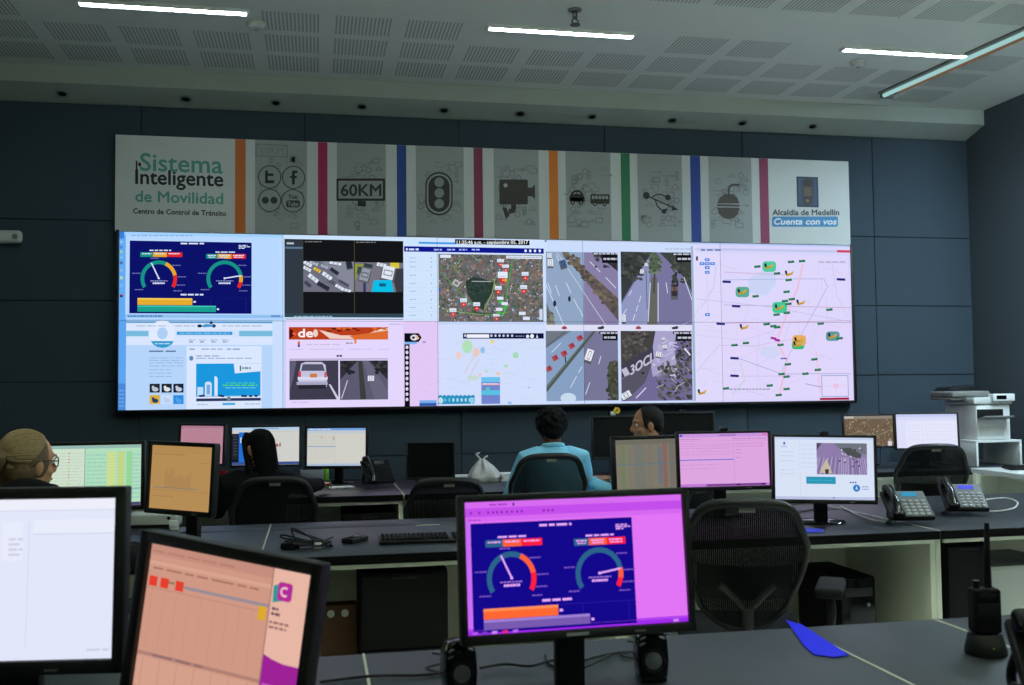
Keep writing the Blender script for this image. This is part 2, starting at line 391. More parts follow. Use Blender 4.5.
MB().tube([(0, 0, -.01), (0, 0, -.06)], .016, 12).tube([(0, 0, -.06), (.022, 0, -.075), (.012, 0, -.1)], .005, 8).tube([(0, 0, -.06), (-.022, 0, -.075), (-.012, 0, -.1)], .005, 8).build('body', 'sprink', t)
MB().lathe([(0, -.098), (.034, -.1), (.034, -.104), (0, -.106)], 18).build('deflector', 'sprink', t)
# white rounded bracket on the dark wall at the far left
p = aty(10, 237, YB-.05)
t = thing('wall_rail', 'white rounded rail end with a steel bolt on the dark wall', 'rail', (p.x, YB-.02, p.z))
MB().box(-.62, .09, -.07, -.0005, -.05, .05, .033, 4).build('rail_body', 'lgrey', t)
MB().lathe([(0, .012), (.018, .01), (.022, .004), (.022, 0), (0, 0)], 16, Matrix.Translation((.048, -.07, 0)) @ Matrix.Rotation(R_(90), 4, 'X')).build('bolt', 'silver', t)

# ------------------------------------------------------------------ video wall
VY = 8.085
def wall_map(px, py):
    q = aty(px, py, VY); return (q.x, q.z)
def scale_map(sc): return sc
X0, X1, Z0, Z1 = -1.478, 4.665, 1.268, 2.643
PW, PH = (X1-X0)/5, (Z1-Z0)/2
W = Canvas(wall_map)

def dashboard(c, pal, ly=1):
    """gauges and bars of the traffic dashboard in 0..700 x 0..420"""
    nav, teal, org, red, txt, bar1, bar2 = pal
    c.rect(0, 0, 693, 417, nav, ly)
    c.dash(290, 428, 17, 9, txt, ly+1, 40)
    for k, y in enumerate((28, 36, 44)): c.dash(620, 620+(50, 64, 34)[k], y, 5, txt, ly+1, 20)
    for x0, tg, dx in ((60, (73, 78, 88), 0), (435, (65, 78, 82), 1)):
        y0 = 66 if dx == 0 else 76
        c.dash(x0+52, x0+175, y0-10, 7, txt, ly+1, 30); x = x0
        for w, cc in zip(tg, (teal, org, red)):
            c.rect(x, y0, x+w, y0+28, cc, ly+1); c.dash(x+10, x+w-10, y0+9, 6, txt, ly+2, 14)
            if dx: c.dash(x+14, x+w-14, y0+19, 5, txt, ly+2, 14)
            x += w
    for cx, segs, nd in ((165, ((-30, 12, red), (12, 65, org), (65, 211, teal)), (-42, -90)), (540, ((-33, -12, red), (-12, 11, org), (11, 213, teal)), (93, -17))):
        for a0, a1, cc in segs: c.arc(cx, 217, 83, 104, a0, a1, cc, ly+1)
        c.line(cx, 215, cx+nd[0], 217+nd[1], 7, txt, ly+2); c.ell(cx, 215, 6, 6, txt, ly+2, 10)
        for a in (212, 165, 100, 40, 5, -18, -36):
            x, y = cx+132*math.cos(R_(a)), 217-118*math.sin(R_(a)); c.dash(x-24, x+24, y, 5, tuple((v+n_)/2 for v, n_ in zip(txt, nav)), ly+1, 12)
        c.dash(cx-48, cx+50, 230, 5, tuple((v*2+n_)/3 for v, n_ in zip(txt, nav)), ly+2, 16); c.dash(cx-34, cx+34, 243, 9, txt, ly+2, 9)
    c.dash(290, 425, 308, 9, txt, ly+1, 34)
    g = tuple(min(255, v+26) for v in nav[:3])
    for x in (460, 660): c.rect(x, 330, x+2, 400, g, ly+1)
    c.rect(320, 326, 690, 328, g, ly+1)
    c.rect(44, 327, 356, 368, bar1, ly+1); c.rect(44, 369, 490, 407, bar2, ly+1)
    hl = lambda q: tuple(min(255, v+38) for v in q)
    c.rect(44, 327, 356, 338, hl(bar1), ly+2); c.rect(44, 369, 490, 379, hl(bar2), ly+2)
    c.rect(362, 344, 376, 354, txt, ly+1); c.rect(496, 386, 508, 396, txt, ly+1)

def cars(c, lst, ly=2):
    for x, y, w, h, r, col in lst:
        c.orect(x, y, w, h, R_(r), (92, 94, 106), ly); c.orect(x, y-h*.12, w*.94, h*.8, R_(r), col, ly+1)
        c.orect(x, y-h*.1, w*.42, h*.62, R_(r), tuple(v*.62 for v in col), ly+2); c.orect(x, y-h*.1, w*.26, h*.5, R_(r), col, ly+3)
# --- column one, upper: dashboard in a browser
a = W.sub(crop(110, 225, 5.689, wall_map))
a.rect(20, 20, 1000, 560, (190, 218, 253), 0)
a.rect(44, 28, 985, 72, (168, 212, 250), 1); a.rect(44, 28, 86, 545, (104, 172, 240), 1); a.rect(44, 34, 80, 76, (60, 130, 215), 2)
a.dash(120, 470, 60, 5, (120, 165, 215), 2, 30); a.rect(86, 72, 985, 88, (205, 226, 253), 1)
for y, cc in ((96, (150, 200, 240)), (126, (70, 140, 220)), (152, (170, 205, 160)), (184, (130, 190, 240)), (215, (90, 110, 150)), (258, (150, 185, 220)), (300, (205, 220, 160)), (345, (120, 190, 235)), (403, (60, 50, 60))):
    a.ell(64, y, 9, 9, cc, 2, 10)
a.ell(68, 398, 5, 5, (220, 40, 40), 3, 8)
dashboard(a.sub(crop(110+112/5.689, 225+88/5.689, 5.689, wall_map)), ((13, 18, 104), (24, 148, 132), (238, 170, 44), (236, 40, 40), (226, 232, 255), (238, 172, 46), (28, 162, 142)), 2)
a.rect(86, 508, 985, 530, (150, 196, 240), 1); a.dash(100, 300, 518, 8, (60, 120, 170), 2, 14); a.rect(915, 512, 968, 524, (110, 150, 205), 2)
# --- column one, lower: web page with a blue poster
a = W.sub(crop(110, 315, 5.689, wall_map))
a.rect(20, 20, 1000, 560, (186, 214, 251), 0); a.rect(44, 20, 88, 545, (96, 164, 238), 1); a.rect(44, 390, 88, 545, (74, 138, 214), 2)
for y in range(430, 530, 22): a.dash(50, 82, y, 9, (110, 170, 230), 3, 12)
a.rect(92, 24, 975, 34, (160, 200, 240), 1); a.rect(92, 36, 924, 46, (72, 148, 200), 1); a.rect(92, 46, 924, 88, (222, 232, 254), 1); a.rect(924, 30, 985, 540, (206, 224, 253), 1)
a.dash(150, 480, 62, 5, (160, 175, 205), 2, 40); a.dash(640, 870, 62, 5, (160, 175, 205), 2, 40)
a.rect(92, 88, 924, 122, (212, 226, 252), 1); a.rect(92, 90, 218, 121, (122, 188, 222), 2); a.rect(735, 90, 924, 121, (122, 188, 222), 2); a.rect(380, 95, 696, 113, (44, 150, 210), 2)
a.dash(395, 680, 104, 7, (120, 195, 235), 3, 30); a.rect(92, 122, 924, 170, (220, 230, 254), 1)
a.ell(510, 62, 14, 9, (30, 40, 70), 2); a.ell(590, 62, 12, 10, (40, 60, 110), 2); a.poly([(520, 62), (545, 50), (580, 56), (588, 66), (530, 70)], (70, 150, 205), 3); a.ell(575, 44, 10, 9, (40, 60, 110), 3)
a.ell(298, 106, 74, 76, (228, 236, 255), 2, 28); a.poly([(232, 148), (362, 148), (350, 168), (325, 182), (298, 187), (270, 182), (246, 168)], (48, 154, 206), 3)
a.ell(298, 104, 30, 34, (176, 208, 244), 3); a.dash(255, 340, 163, 6, (190, 225, 250), 4, 24)
a.dash(222, 378, 206, 8, (96, 118, 160), 2, 60)
for y in (244, 258, 272, 290, 312, 331, 350): a.dash(222, 418 if y < 300 else 350, y, 4, (150, 176, 216), 2, 40)
for x in (465, 525, 590, 655): a.dash(x-18, x+20, 142, 5, (150, 170, 205), 2, 20); a.dash(x-14, x+14, 153, 6, (90, 130, 180), 2, 20)
a.rect(436, 178, 862, 532, (222, 232, 254), 1); a.dash(452, 490, 194, 6, (110, 130, 170), 2, 40); a.dash(520, 640, 194, 6, (140, 165, 200), 2, 40); a.dash(664, 740, 194, 6, (90, 150, 205), 2, 40)
a.ell(462, 246, 12, 14, (90, 140, 190), 2); a.dash(490, 620, 233, 5, (120, 140, 175), 2, 40); a.dash(490, 815, 246, 5, (150, 170, 205), 2, 40)
a.rect(490, 277, 856, 462, (28, 152, 222), 2); a.poly([(704, 276), (857, 276), (857, 320), (710, 332)], (222, 232, 254), 3); a.rect(738, 288, 746, 318, (50, 130, 80), 4); a.dash(752, 800, 302, 12, (120, 140, 165), 4, 20)
a.rect(497, 410, 530, 460, (196, 222, 248), 3); a.rect(540, 392, 578, 460, (214, 230, 250), 3); a.ell(559, 392, 19, 13, (214, 230, 250), 3); a.rect(549, 396, 569, 452, (120, 170, 220), 4)
a.poly([(594, 460), (594, 352), (602, 346), (612, 360), (612, 460)], (220, 232, 252), 3); a.dash(660, 825, 387, 6, (70, 200, 170), 3, 30); a.dash(640, 840, 400, 7, (90, 210, 110), 3, 30); a.dash(655, 830, 414, 5, (110, 200, 235), 3, 30)
a.rect(490, 461, 858, 474, (232, 238, 255), 2); a.rect(490, 475, 858, 487, (44, 54, 96), 3); a.ell(676, 478, 12, 14, (110, 130, 130), 4)
for x in (515, 530, 625, 640, 755, 770, 800, 830): a.orect(x, 464-rnd.random()*6, 18, 12, .1, (30, 60, 110), 4)
a.rect(640, 500, 712, 512, (70, 170, 220), 3); a.dash(495, 555, 510, 4, (150, 170, 200), 3, 20); a.dash(765, 855, 506, 4, (150, 170, 200), 3, 20)
for x, y, cc, c2 in ((225, 391, (38, 42, 48), (190, 200, 215)), (293, 391, (30, 40, 46), (225, 228, 235)), (360, 391, (24, 34, 60), (200, 205, 220)), (225, 456, (222, 176, 60), (40, 60, 100)), (293, 456, (206, 222, 250), (186, 206, 240)), (360, 456, (44, 140, 225), (80, 160, 235))):
    a.rect(x, y, x+58, y+50, cc, 2); a.ell(x+32, y+32, 18, 12, c2, 3); a.ell(x+20, y+20, 8, 9, c2, 4)
# --- column two
a = W.sub(crop(280, 225, 3.607, wall_map))
a.rect(-5, 5, 600, 340, (206, 228, 254), 0); a.rect(0, 340, 600, 680, (228, 220, 254), 0)
a.rect(16, 50, 446, 334, (20, 21, 24), 1); a.rect(18, 54, 82, 318, (50, 58, 68), 2); a.dash(24, 50, 66, 7, (190, 195, 205), 3, 20); a.rect(18, 78, 82, 86, (90, 120, 150), 3)
a.rect(82, 56, 84, 318, (70, 66, 50), 2); a.rect(267, 56, 270, 318, (80, 74, 50), 2); a.rect(16, 318, 446, 334, (50, 72, 84), 2); a.dash(50, 190, 330, 4, (150, 180, 200), 3, 14); a.dash(90, 150, 60, 4, (120, 120, 120), 3, 14); a.dash(275, 345, 62, 4, (120, 120, 120), 3, 14)
a.clip(84, 130, 267, 242); a.rect(84, 130, 267, 242, (112, 112, 130), 2); a.poly([(150, 130), (267, 130), (267, 242), (215, 200)], (134, 136, 152), 3)
wh, dk, yl = (226, 232, 244), (44, 48, 60), (226, 190, 70)
cars(a, [(100, 142, 34, 14, 30, wh), (98, 160, 32, 14, 28, wh), (122, 140, 34, 13, 20, (180, 190, 205)), (134, 164, 30, 14, 30, yl), (120, 194, 44, 18, 38, wh), (156, 222, 50, 18, 30, dk), (170, 186, 42, 18, 36, wh), (196, 168, 36, 15, 34, dk), (200, 140, 46, 12, 10, wh), (250, 146, 30, 24, 80, dk), (160, 152, 28, 13, 25, (170, 176, 190)), (100, 214, 30, 14, 40, (70, 76, 92)), (186, 206, 34, 14, 32, (90, 96, 110)), (214, 226, 34, 14, 30, wh), (238, 236, 40, 12, 15, wh), (230, 210, 44, 10, 30, (84, 80, 100))], 4)
a.noclip(); a.clip(270, 134, 446, 242); a.rect(270, 134, 446, 242, (120, 116, 128), 2); a.poly([(270, 140), (302, 140), (296, 160), (280, 178), (270, 200)], (142, 150, 60), 3); a.rect(398, 134, 430, 156, (220, 196, 60), 3); a.poly([(400, 160), (446, 156), (446, 242), (420, 242)], (60, 60, 70), 3)
cars(a, [(306, 184, 46, 40, -75, (150, 156, 170)), (390, 178, 50, 52, -78, wh), (318, 148, 34, 16, 10, (60, 66, 76)), (366, 146, 36, 16, 12, wh), (288, 166, 20, 30, 10, (70, 80, 80))], 4)
a.poly([(338, 200), (402, 198), (410, 242), (330, 242)], (10, 190, 232), 8); a.rect(358, 210, 382, 222, (20, 90, 130), 9); a.rect(300, 208, 310, 242, (50, 60, 110), 8); a.noclip()
a.rect(32, 368, 390, 413, (186, 66, 28), 1); a.poly([(140, 378), (220, 398), (300, 398), (370, 372), (390, 372), (390, 390), (300, 412), (180, 410)], (236, 214, 196), 2); a.poly([(250, 400), (390, 380), (390, 413), (270, 413)], (220, 110, 50), 3); a.poly([(34, 372), (58, 390), (34, 412)], (70, 20, 12), 2)
for i in range(16): x = rnd.uniform(150, 380); a.orect(x, rnd.uniform(370, 384), 16, 5, .1, rnd.choice([(120, 30, 14), (230, 120, 40), (60, 20, 16)]), 4)
a.text('de', 66, 118, 404, 30, (255, 248, 245), 5, fat=1.2); a.ell(128, 390, 9, 14, (236, 214, 196), 3); a.orect(52, 392, 14, 10, .6, (240, 90, 60), 4)
a.rect(64, 420, 72, 432, (220, 90, 40), 2); a.rect(64, 432, 72, 440, (60, 60, 170), 2); a.dash(94, 216, 431, 4, (200, 196, 220), 2, 26); a.rect(268, 412, 276, 428, (230, 140, 70), 2); a.dash(238, 262, 426, 4, (120, 110, 130), 2, 8)
a.dash(34, 396, 448, 3, (206, 200, 235), 2, 90); a.dash(204, 224, 472, 7, (80, 80, 110), 2, 8); a.rect(34, 482, 390, 485, (180, 176, 206), 1); a.dash(44, 108, 640, 3, (200, 180, 226), 2, 20); a.dash(394, 440, 358, 5, (190, 190, 220), 2, 12)
a.rect(34, 489, 211, 629, (62, 62, 78), 1); a.clip(34, 489, 211, 629); a.poly([(34, 489), (60, 489), (46, 560), (34, 600)], (96, 98, 116), 2); a.poly([(176, 575), (182, 574), (211, 622), (211, 629), (205, 629)], (206, 210, 226), 2)
a.poly([(66, 552), (76, 500), (92, 494), (150, 494), (164, 504), (170, 552), (168, 584), (66, 584)], (196, 200, 224), 3); a.poly([(82, 502), (154, 502), (162, 526), (76, 526)], (80, 84, 104), 4); a.rect(64, 548, 172, 558, (220, 222, 244), 4); a.rect(60, 566, 172, 576, (168, 170, 196), 5); a.rect(66, 576, 166, 590, (40, 40, 50), 4); a.rect(108, 536, 134, 550, (200, 130, 70), 5); a.rect(66, 528, 76, 548, (200, 70, 80), 5); a.rect(160, 530, 168, 550, (210, 90, 100), 5); a.noclip()
a.rect(216, 489, 390, 629, (92, 92, 112), 1); a.clip(216, 489, 390, 629); a.poly([(216, 489), (280, 489), (216, 560)], (50, 50, 60), 2); a.poly([(320, 489), (390, 489), (390, 560)], (46, 48, 54), 2); a.poly([(282, 489), (296, 489), (312, 629), (290, 629)], (58, 64, 60), 2); a.poly([(300, 489), (318, 489), (390, 600), (390, 629), (340, 629)], (104, 104, 126), 2)
for i in range(40): x = rnd.choice([rnd.uniform(216, 268), rnd.uniform(345, 390)]); a.ell(x, rnd.uniform(489, 535), 8, 6, rnd.choice([(40, 44, 46), (66, 70, 66), (34, 36, 40)]), 3, 8)
cars(a, [(328, 556, 24, 24, 0, wh)], 4); a.line(222, 626, 244, 560, 4, (190, 190, 206), 3); a.noclip()
# --- column three, upper: satellite map; lower: street map
a = W.sub(crop(400, 230, 6.827, wall_map))
a.rect(20, 30, 1010, 625, (212, 228, 254), 0); a.rect(128, 80, 378, 98, (66, 156, 236), 1); a.rect(376, 62, 885, 104, (14, 16, 24), 2)
a.text('11:25:46 a.m. - septiembre 05, 2017', 388, 874, 95, 24, (255, 255, 255), 3, fat=.25)
a.rect(28, 110, 982, 162, (14, 22, 140), 1); a.dash(62, 128, 132, 13, (220, 226, 255), 2, 40); a.poly([(42, 122), (58, 130), (42, 142)], (240, 244, 255), 2)
for x in (232, 322, 404, 490): a.dash(x, x+54, 134, 11, (170, 186, 250), 2, 30)
for x in (858, 890, 922, 955): a.ell(x, 142, 9, 10, (230, 236, 255), 2, 10)
for y in (190, 218, 252, 308, 364, 418, 474, 528, 582): a.dash(66, 110, y, 5, (150, 170, 210), 2, 20); a.dash(36, 250, y+27, 2, (186, 206, 240), 1, 90); a.ell(214, y, 4, 5, (140, 160, 200), 2, 8)
a.clip(262, 162, 980, 625); a.rect(262, 162, 980, 625, (106, 104, 106), 1)
pal = [(84, 92, 86), (132, 116, 110), (116, 96, 92), (76, 98, 72), (146, 144, 150), (96, 88, 98), (126, 110, 90), (64, 78, 70), (156, 116, 102), (100, 110, 92), (140, 124, 118)]
for i in range(1200): a.orect(rnd.uniform(262, 980), rnd.uniform(162, 625), rnd.uniform(8, 30), rnd.uniform(5, 16), rnd.uniform(0, 3), rnd.choice(pal), 2)
for i in range(260): a.orect(rnd.uniform(262, 980), rnd.uniform(162, 625), rnd.uniform(5, 12), rnd.uniform(4, 10), rnd.uniform(0, 3), rnd.choice([(200, 205, 212), (60, 72, 70), (90, 130, 80), (170, 190, 215), (96, 140, 170), (210, 196, 180)]), 3)
a.poly([(446, 350), (500, 318), (560, 330), (642, 358), (626, 432), (578, 508), (572, 548)], (46, 62, 56), 4); a.poly([(446, 350), (572, 548), (505, 505), (462, 440)], (46, 62, 56), 4)
for i in range(60): q = rnd.random(); a.ell(470+150*rnd.random(), 350+90*rnd.random(), 10, 8, rnd.choice([(36, 50, 48), (58, 74, 62), (50, 64, 66)]), 5, 8)
for pts, cc, w in (([(270, 285), (330, 340), (420, 440), (505, 520)], (88, 146, 84), 7), ([(650, 330), (630, 430), (575, 545)], (150, 180, 80), 5), ([(770, 190), (752, 300), (724, 470)], (70, 156, 80), 8), ([(420, 190), (370, 260), (400, 290)], (110, 150, 90), 7), ([(300, 540), (480, 570), (620, 580), (740, 560)], (120, 170, 80), 5), ([(690, 480), (730, 520), (700, 590)], (80, 190, 90), 9), ([(490, 350), (622, 352)], (180, 186, 190), 5), ([(500, 560), (590, 575), (680, 570)], (56, 72, 60), 8)): a.path(pts, w, cc, 6)
a.orect(385, 362, 46, 40, .6, (196, 192, 190), 6); a.orect(385, 362, 26, 22, .6, (130, 126, 124), 7)
for x, y, s in ((688, 236, 1), (722, 274, 1), (702, 342, 1.5), (672, 424, 1.1), (435, 508, 1.1), (525, 535, 1.1), (363, 576, 1.1), (856, 328, 1.1), (846, 418, 1.1), (660, 606, .9)):
    a.ell(x, y, 16*s, 12*s, (222, 44, 40), 7, 12); a.poly([(x-14*s, y+3), (x+14*s, y+3), (x, y+18*s)], (222, 44, 40), 7); a.ell(x, y, 6, 5, (240, 200, 200), 8, 8); a.rect(x-25, y-38*min(s, 1.2), x+22, y-16, (226, 232, 248), 8); a.dash(x-20, x+16, y-25, 4, (150, 160, 190), 9, 12)
a.rect(668, 284, 735, 328, (232, 236, 250), 8); a.orect(722, 342, 20, 20, 0, (230, 170, 50), 8)
for x, y in ((685, 468), (715, 505), (678, 544)): a.rect(x-22, y-13, x+22, y+8, (226, 232, 248), 9); a.ell(x, y+22, 14, 12, (60, 180, 80), 8, 10)
for x, y in ((836, 570), (864, 604)): a.rect(x-24, y-12, x+22, y+10, (222, 230, 248), 8)
a.rect(274, 168, 348, 190, (226, 232, 248), 8); a.rect(725, 174, 968, 198, (222, 230, 246), 8); a.dash(735, 955, 186, 5, (160, 170, 190), 9, 20); a.ell(268, 408, 9, 14, (40, 90, 200), 8); a.rect(952, 540, 974, 614, (206, 216, 240), 8); a.noclip()
a = W.sub(crop(400, 315, 6.827, wall_map))
a.rect(20, 45, 1010, 640, (212, 224, 252), 0); a.rect(20, 45, 262, 640, (226, 206, 246), 1); a.rect(262, 45, 985, 66, (198, 214, 246), 1); a.rect(262, 45, 268, 625, (196, 200, 236), 2)
a.rect(30, 124, 128, 184, (12, 14, 26), 2); a.poly([(128, 124), (148, 154), (128, 184)], (12, 14, 26), 2); a.ell(98, 154, 27, 20, (226, 226, 235), 3); a.ell(92, 154, 10, 9, (40, 44, 60), 4); a.orect(118, 152, 30, 10, .7, (230, 190, 120), 4); a.rect(30, 184, 116, 200, (130, 186, 240), 2); a.rect(30, 200, 68, 625, (10, 12, 24), 2)
for i in range(11): a.ell(48, 220+35.6*i, 10, 12, (222, 226, 240), 3, 10)
a.ell(165, 185, 12, 8, (176, 150, 220), 2)
a.rect(430, 124, 982, 161, (14, 22, 60), 2); a.rect(456, 132, 609, 155, (244, 246, 255), 3)
for x in (445, 625, 652, 680, 708, 736, 766): a.ell(x, 141, 8, 9, (205, 214, 240), 3, 10)
a.dash(788, 848, 144, 6, (140, 156, 200), 3, 20); a.ell(872, 146, 11, 12, (236, 240, 255), 3); a.ell(902, 144, 13, 14, (244, 246, 255), 3); a.poly([(930, 156), (936, 130), (944, 156)], (230, 236, 255), 3)
for i in range(120):
    x, y = rnd.uniform(90, 970), rnd.uniform(190, 600); w = rnd.uniform(30, 130); c0 = rnd.choice([(196, 208, 240), (206, 196, 236), (222, 214, 232), (190, 214, 236)]) if x > 262 else (214, 192, 238)
    a.line(x, y, min(x+w*rnd.choice([.2, 1]), 975), y+w*rnd.choice([-.3, .02, .4]), 2, c0, 2)
for x, y, rx, ry, cc in ((460, 215, 36, 46, (180, 226, 186)), (400, 275, 18, 26, (244, 206, 200)), (520, 255, 24, 30, (238, 204, 196)), (565, 240, 16, 22, (150, 196, 236)), (630, 182, 16, 12, (236, 214, 140)), (790, 275, 20, 22, (170, 220, 180)), (722, 348, 16, 10, (176, 224, 186)), (590, 385, 9, 10, (190, 220, 180)), (670, 400, 14, 12, (240, 200, 180)), (500, 430, 40, 16, (200, 222, 210)), (545, 410, 10, 14, (238, 200, 196)), (880, 495, 8, 6, (150, 190, 236)), (750, 600, 14, 10, (150, 190, 240))): a.ell(x, y, rx, ry, cc, 3)
a.line(440, 400, 525, 250, 4, (230, 190, 190), 4); a.line(470, 430, 540, 300, 3, (216, 170, 176), 4)
a.rect(555, 424, 684, 606, (116, 134, 206), 4); a.rect(555, 424, 684, 458, (112, 196, 240), 5); a.rect(560, 468, 684, 478, (230, 160, 160), 5); a.dash(565, 670, 470, 7, (235, 235, 245), 6, 20); a.rect(555, 515, 684, 545, (90, 196, 226), 5); a.ell(600, 505, 14, 14, (90, 200, 190), 6)
a.rect(262, 556, 506, 606, (40, 144, 190), 4)
for x in range(275, 505, 28): a.ell(x, 556, 13, 10, (40, 144, 190), 4, 12); a.ell(x+6, 580, 8, 14, rnd.choice([(100, 190, 220), (20, 110, 160), (170, 220, 236)]), 5, 10)
a.ell(278, 584, 17, 22, (190, 226, 240), 6); a.ell(490, 584, 15, 22, (150, 210, 236), 6); a.rect(133, 583, 250, 601, (116, 176, 236), 4); a.rect(133, 600, 250, 620, (46, 92, 176), 4)
# --- column four: four traffic cameras
a = W.sub(crop(540, 230, 3.806, wall_map))
a.rect(15, 30, 600, 680, (206, 222, 252), 0); a.sat = .72; a.rect(15, 36, 590, 52, (188, 210, 246), 1); a.orect(22, 42, 8, 6, 0, (60, 120, 200), 2); a.rect(585, 62, 602, 650, (222, 226, 250), 1); a.rect(583, 62, 585, 650, (160, 180, 220), 2); a.dash(476, 580, 72, 5, (176, 190, 225), 2, 20)
a.rect(22, 360, 582, 384, (222, 224, 252), 1)
for x, cc in ((93, (190, 50, 70)), (230, (60, 50, 64)), (375, (190, 50, 70)), (512, (60, 60, 80))): a.ell(x, 373, 11, 5, cc, 2); a.ell(x+8 if cc[0] < 100 else x, 371, 7, 6, cc, 2)
def foliage(x0, y0, x1, y1, n, base, ly):
    for i in range(n):
        k = rnd.uniform(.65, 1.35); a.ell(rnd.uniform(x0, x1), rnd.uniform(y0, y1), rnd.uniform(4, 12), rnd.uniform(3, 9), tuple(min(255, v*k) for v in base), ly, 7, rnd.random())
rd, rp, ln = (142, 168, 202), (128, 116, 164), (206, 220, 242)
a.clip(22, 82, 300, 361); a.rect(22, 82, 300, 361, (138, 166, 206), 2); a.poly([(168, 82), (168, 361), (300, 361), (300, 82)], (134, 122, 174), 3); a.poly([(84, 82), (100, 82), (300, 262), (300, 348)], (100, 86, 86), 4); foliage(110, 95, 150, 140, 10, (110, 96, 84), 5)
for i in range(90):
    t_ = rnd.random(); a.ell(92+208*t_+rnd.uniform(-4, 4)*(1+t_*3), 84+t_*222+rnd.uniform(-10, 10)*(1+2*t_), 9, 7, rnd.choice([(96, 84, 74), (118, 102, 88), (76, 70, 66), (128, 112, 84)]), 5, 7)
a.poly([(200, 82), (300, 82), (300, 160), (262, 130)], (56, 56, 64), 4); foliage(210, 82, 300, 140, 26, (58, 58, 66), 5); a.poly([(22, 270), (60, 361), (22, 361)], (112, 116, 104), 4); foliage(22, 310, 50, 361, 12, (106, 104, 88), 5)
for x0, y0, x1, y1 in ((62, 96, 78, 130), (100, 200, 118, 240), (128, 262, 148, 300), (150, 300, 164, 330), (60, 210, 74, 250), (30, 200, 44, 240), (190, 120, 230, 160), (250, 180, 290, 222)): a.line(x0, y0, x1, y1, 3, ln, 4)
a.line(22, 205, 90, 361, 3, ln, 4); a.line(64, 84, 250, 361, 2, ln, 4); cars(a, [(88, 132, 26, 34, -15, (64, 96, 150)), (40, 128, 22, 34, 0, wh), (36, 100, 18, 22, 0, wh)], 5); a.ell(56, 280, 6, 12, (40, 44, 60), 6); a.ell(112, 262, 5, 11, (40, 44, 60), 6); a.rect(200, 84, 300, 94, (18, 18, 24), 7); a.rect(236, 94, 300, 126, (18, 18, 24), 7); a.dash(204, 296, 90, 6, (190, 196, 215), 8, 16); a.dash(242, 294, 110, 8, (190, 196, 215), 8, 14); a.noclip()
a.clip(307, 82, 580, 361); a.rect(307, 82, 580, 361, (116, 112, 168), 2); a.poly([(307, 290), (395, 140), (420, 110), (412, 361), (307, 361)], (138, 148, 204), 3); a.poly([(307, 82), (430, 82), (390, 140), (307, 280)], (56, 62, 62), 4); foliage(307, 82, 400, 190, 70, (62, 68, 62), 5); a.poly([(452, 82), (580, 82), (580, 240), (548, 180)], (62, 70, 66), 4); foliage(500, 84, 580, 200, 60, (60, 70, 58), 5)
a.poly([(424, 180), (446, 180), (446, 361), (408, 361)], (104, 104, 96), 5); a.ell(436, 120, 20, 36, (84, 104, 82), 6); foliage(416, 90, 460, 165, 36, (86, 108, 78), 7); a.line(437, 150, 434, 240, 7, (74, 76, 78), 6); a.line(404, 150, 408, 300, 3, (90, 96, 120), 6)
for x0, y0, x1, y1 in ((350, 230, 338, 250), (384, 250, 378, 275), (374, 285, 366, 310), (362, 320, 354, 345), (420, 200, 412, 350), (450, 200, 450, 350), (548, 180, 580, 270), (480, 200, 486, 240), (312, 330, 330, 300)): a.line(x0, y0, x1, y1, 3, ln, 6)
cars(a, [(512, 236, 26, 58, 0, (64, 56, 62)), (388, 160, 14, 20, 10, wh), (404, 134, 12, 16, 0, wh), (412, 120, 10, 12, 0, (160, 170, 190)), (316, 340, 22, 34, 0, wh), (523, 208, 8, 18, 0, dk)], 7); a.rect(500, 216, 526, 232, (116, 94, 76), 10)
a.rect(504, 84, 580, 94, (18, 18, 24), 9); a.rect(518, 94, 580, 122, (18, 18, 24), 9); a.dash(508, 576, 92, 6, (190, 196, 215), 10, 16); a.dash(524, 574, 110, 8, (190, 196, 215), 10, 14); a.noclip()
a.clip(22, 384, 300, 648); a.rect(22, 384, 300, 648, (126, 160, 206), 2); a.poly([(22, 384), (120, 384), (22, 450)], (110, 120, 136), 3); a.poly([(168, 384), (300, 384), (300, 648), (168, 648)], (116, 116, 160), 3); a.poly([(200, 384), (216, 384), (22, 624), (22, 596)], (98, 116, 110), 4); a.line(207, 386, 24, 612, 5, (68, 82, 80), 5); a.line(100, 384, 22, 446, 4, (86, 96, 112), 5); a.line(96, 480, 98, 505, 5, (60, 66, 80), 6)
for x, y in ((34, 528), (58, 487), (92, 470), (121, 441), (152, 411)): a.orect(x, y, 22, 20, -.5, (200, 60, 74), 6); a.orect(x+3, y-3, 9, 8, -.5, (150, 40, 60), 7)
for x0, y0, x1, y1 in ((140, 556, 116, 600), (190, 580, 174, 626), (232, 480, 224, 510), (80, 430, 44, 466), (160, 520, 146, 544)): a.line(x0, y0, x1, y1, 3, ln, 5)
cars(a, [(188, 482, 28, 54, 18, (236, 238, 248))], 6); a.ell(108, 640, 30, 20, (196, 220, 244), 6); foliage(255, 500, 300, 648, 60, (78, 82, 62), 6); a.ell(285, 575, 26, 80, (66, 72, 58), 5); a.rect(226, 386, 300, 396, (18, 18, 24), 9); a.rect(238, 396, 300, 420, (18, 18, 24), 9); a.dash(230, 296, 392, 6, (190, 196, 215), 10, 16); a.dash(244, 294, 409, 8, (190, 196, 215), 10, 14); a.noclip()
a.clip(307, 384, 582, 648); a.rect(307, 384, 582, 648, (112, 100, 160), 2); a.poly([(307, 384), (440, 384), (425, 470), (307, 540)], (70, 68, 68), 3); foliage(307, 384, 410, 490, 80, (84, 80, 74), 4); a.poly([(440, 384), (520, 384), (510, 440), (520, 510), (430, 560), (420, 500)], (168, 160, 214), 3)
for i in range(34): a.orect(rnd.uniform(415, 520), rnd.uniform(420, 560), rnd.uniform(10, 34), rnd.uniform(4, 10), rnd.uniform(-1, 1), rnd.choice([(184, 178, 226), (150, 140, 200), (196, 192, 232)]), 4)
